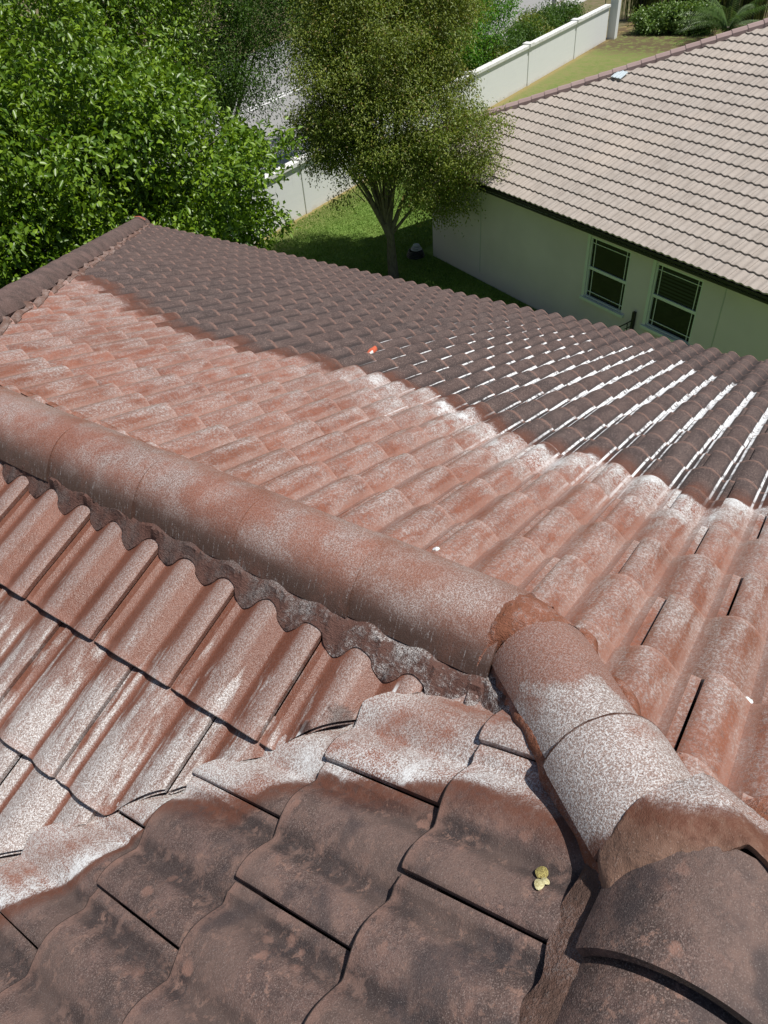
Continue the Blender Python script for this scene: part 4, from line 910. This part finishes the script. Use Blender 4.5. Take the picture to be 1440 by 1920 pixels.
for q in range(46):
    a = random.uniform(0, 2*math.pi); el = random.uniform(.25, 1.25); Lf = random.uniform(2.0, 2.9); b0 = Vector((45.2, 9.4, ZG+.5)); prev = None
    for k in range(26):
        f = k/25; p = b0+Vector((math.cos(a)*math.cos(el), math.sin(a)*math.cos(el), math.sin(el)))*Lf*f+Vector((math.cos(a)*.5*f*f, math.sin(a)*.5*f*f, -1.1*f*f))
        for sgn in (-1, 1):
            sd = Vector((-math.sin(a), math.cos(a), 0))*sgn; tip = p+sd*.38*math.sin(math.pi*min(1, f*.9+.1))**.6+Vector((math.cos(a)*.2, math.sin(a)*.2, -.16)); b = len(V)
            V += [tuple(p), tuple(p+Vector((math.cos(a)*.03, math.sin(a)*.03, .01))), tuple(tip)]; Fs.append((b, b+1, b+2))
add_to(link('frond', mesh_np('frond', V, Fs), LP), pm)
add_to(MB().tube([(45.2, 9.4, ZG), (45.2, 9.4, ZG+.6)], [.16, .12], 10).build('trunk', MBARK), pm)
tag(MB().tube([(50.6, 21.2, ZG), (50.6, 21.2, ZG+5)], [.14, .12], 12).build('street_pole', simple('grey_pole', (.25, .25, .24), .8)), 'grey round street pole behind the shrubs beyond the wall', 'pole')

# ------------------------------------------------------------------ small things on the roof
def blob(name, pts, rs, mat, lab=None, cat=None, parent=None, n=10):
    m = MB().tube(pts, rs, n); return m
def petal(c, ang, L_, w_, h_, plane='N', curl=.3, rim=.0):
    rows = []
    for i in range(9):
        f = i/8; r = []
        for j in range(7):
            g = j/6*2-1; wd = w_*math.sin(math.pi*(f*.86+.12))**.55; u = L_*f; v = wd*g
            x = c[0]+u*math.cos(ang)-v*math.sin(ang); y = c[1]+u*math.sin(ang)+v*math.cos(ang)
            z = surf(plane, x, y)+c[2]+h_*(math.sin(math.pi*f)*.9+.1)*(1-g*g*curl)+.0012*(vnoise(x*600, y*600)-.5)+curl*.004*(f**2)
            r.append((x, y, z))
        rows.append(r)
    return rows
def shell(rows, th=.0016):
    m = MB().grid(rows); m.grid([[(p[0], p[1], p[2]-th) for p in r][::-1] for r in rows]); return m
dl = empty('dried_seed_husk', (-.504, -.232, surf('N', -.504, -.232)), 'pale yellow three-lobed dried husk lying on a dark tile', 'husk')
t = NT('husk_yellow'); P = t.pos(); t.pbr(t.mix(t.ss(t.noise(P, 260, 3, .7), .4, .65), (.66, .62, .36), (.40, .34, .15)), .75, t.bumpn(t.noise(P, 500, 2), .6, .001)); MHK = t.m
t = NT('husk_olive'); P = t.pos(); t.pbr(t.mix(t.ss(t.noise(P, 420, 3, .7), .42, .6), (.42, .36, .12), (.16, .12, .04)), .8, t.bumpn(t.noise(P, 500, 2), .8, .002)); MHK2 = t.m
cx, cy = -.5035, -.2345
add_to(shell(petal((cx, cy, .003), rad(190), .024, .0085, .007)).build('lobe', MHK, None, 60), dl)
add_to(shell(petal((cx, cy, .004), rad(262), .016, .007, .006)).build('lobe', MHK, None, 60), dl)
o = add_to(shell(petal((cx+.003, cy+.0, .003), rad(20), .022, .011, .010)).build('lobe', MHK2, None, 60), dl)
# orange tile chip
t = NT('fresh_chip'); P = t.pos(); t.pbr(t.mix(t.noise(P, 60, 3), (.68, .15, .07), (.5, .10, .045)), .75); MCH = t.m
ch = empty('tile_chip', (2.08, 1.93, surf('F', 2.08, 1.93)), 'small bright orange broken tile chip with a white edge on the dark slope', 'tile chip')
def chip(c, L_, w_, h_, ang, mat, nm):
    rows = []
    for i in range(7):
        f = i/6; r = []
        for j in range(7):
            a_ = math.pi*j/6; wd = w_*max(0., math.sin(math.pi*(f*.8+.12)))**.6*(1+.2*(hash01(i, j)-.5)); u = L_*(f-.5)
            x = c[0]+u*math.cos(ang)-wd*math.cos(a_)*math.sin(ang); y = c[1]+u*math.sin(ang)+wd*math.cos(a_)*math.cos(ang); r.append((x, y, surf('F', x, y)*.6+.4*c[2]+h_*math.sin(a_)*(1+.3*(hash01(j, i)-.5))+.004))
        rows.append(r)
    return add_to(MB().grid(rows).build(nm, mat, None, 40), ch)
z0 = surf('F', 2.08, 1.93)
chip((2.09, 1.935, z0+.008), .135, .024, .022, rad(12), MCH, 'chip_body')
chip((2.045, 1.905, z0+.008), .05, .012, .02, rad(14), MCOP, 'pale_edge')
# foam blob
MFO = NT('white_foam'); P = MFO.pos(); MFO.pbr((.86, .87, .87), .35, MFO.bumpn(MFO.vor(P, 160), .7, .003), .5, **{'Subsurface Weight': .2}); MFO = MFO.m
def foam_at(kx, x, dz=.002, plane='F'): return Vector((x, kx, surf(plane, x, kx)+dz))
def foam_blob(cx, cy, R_, plane='F'):
    rows = []
    for i in range(7):
        f = i/6; r = []
        for k in range(17):
            th = 2*math.pi*k/16; RR = R_*(.8+.4*vnoise(th*1.9+cx*10, 2.)) if k < 16 else R_*(.8+.4*vnoise(0+cx*10, 2.)); x = cx+RR*f*math.cos(th); y = cy+RR*f*math.sin(th); r.append((x, y, surf(plane, x, y)+.006*math.sqrt(max(0, 1-f*f))-.001+.002*(vnoise(x*300, y*300)-.5)))
        rows.append(r)
    return MB().grid(rows)
kp = Y0F-7*H
fo = foam_blob(.155, kp+.004, .010); rr = []
tag(fo.build('foam_blob', MFO, None, 70), 'white foam blob in a tile pan at the right edge, above a pale streak', 'foam')
tag(foam_blob(.21, .385, .010).build('foam_blob', MFO, None, 70), 'small white foam speck beside the long cleaned ridge', 'foam')
for (x, y, a_) in ((.13, -.075, .4), (.06, -.20, 1.2)):
    pass
bpy.context.view_layer.update()
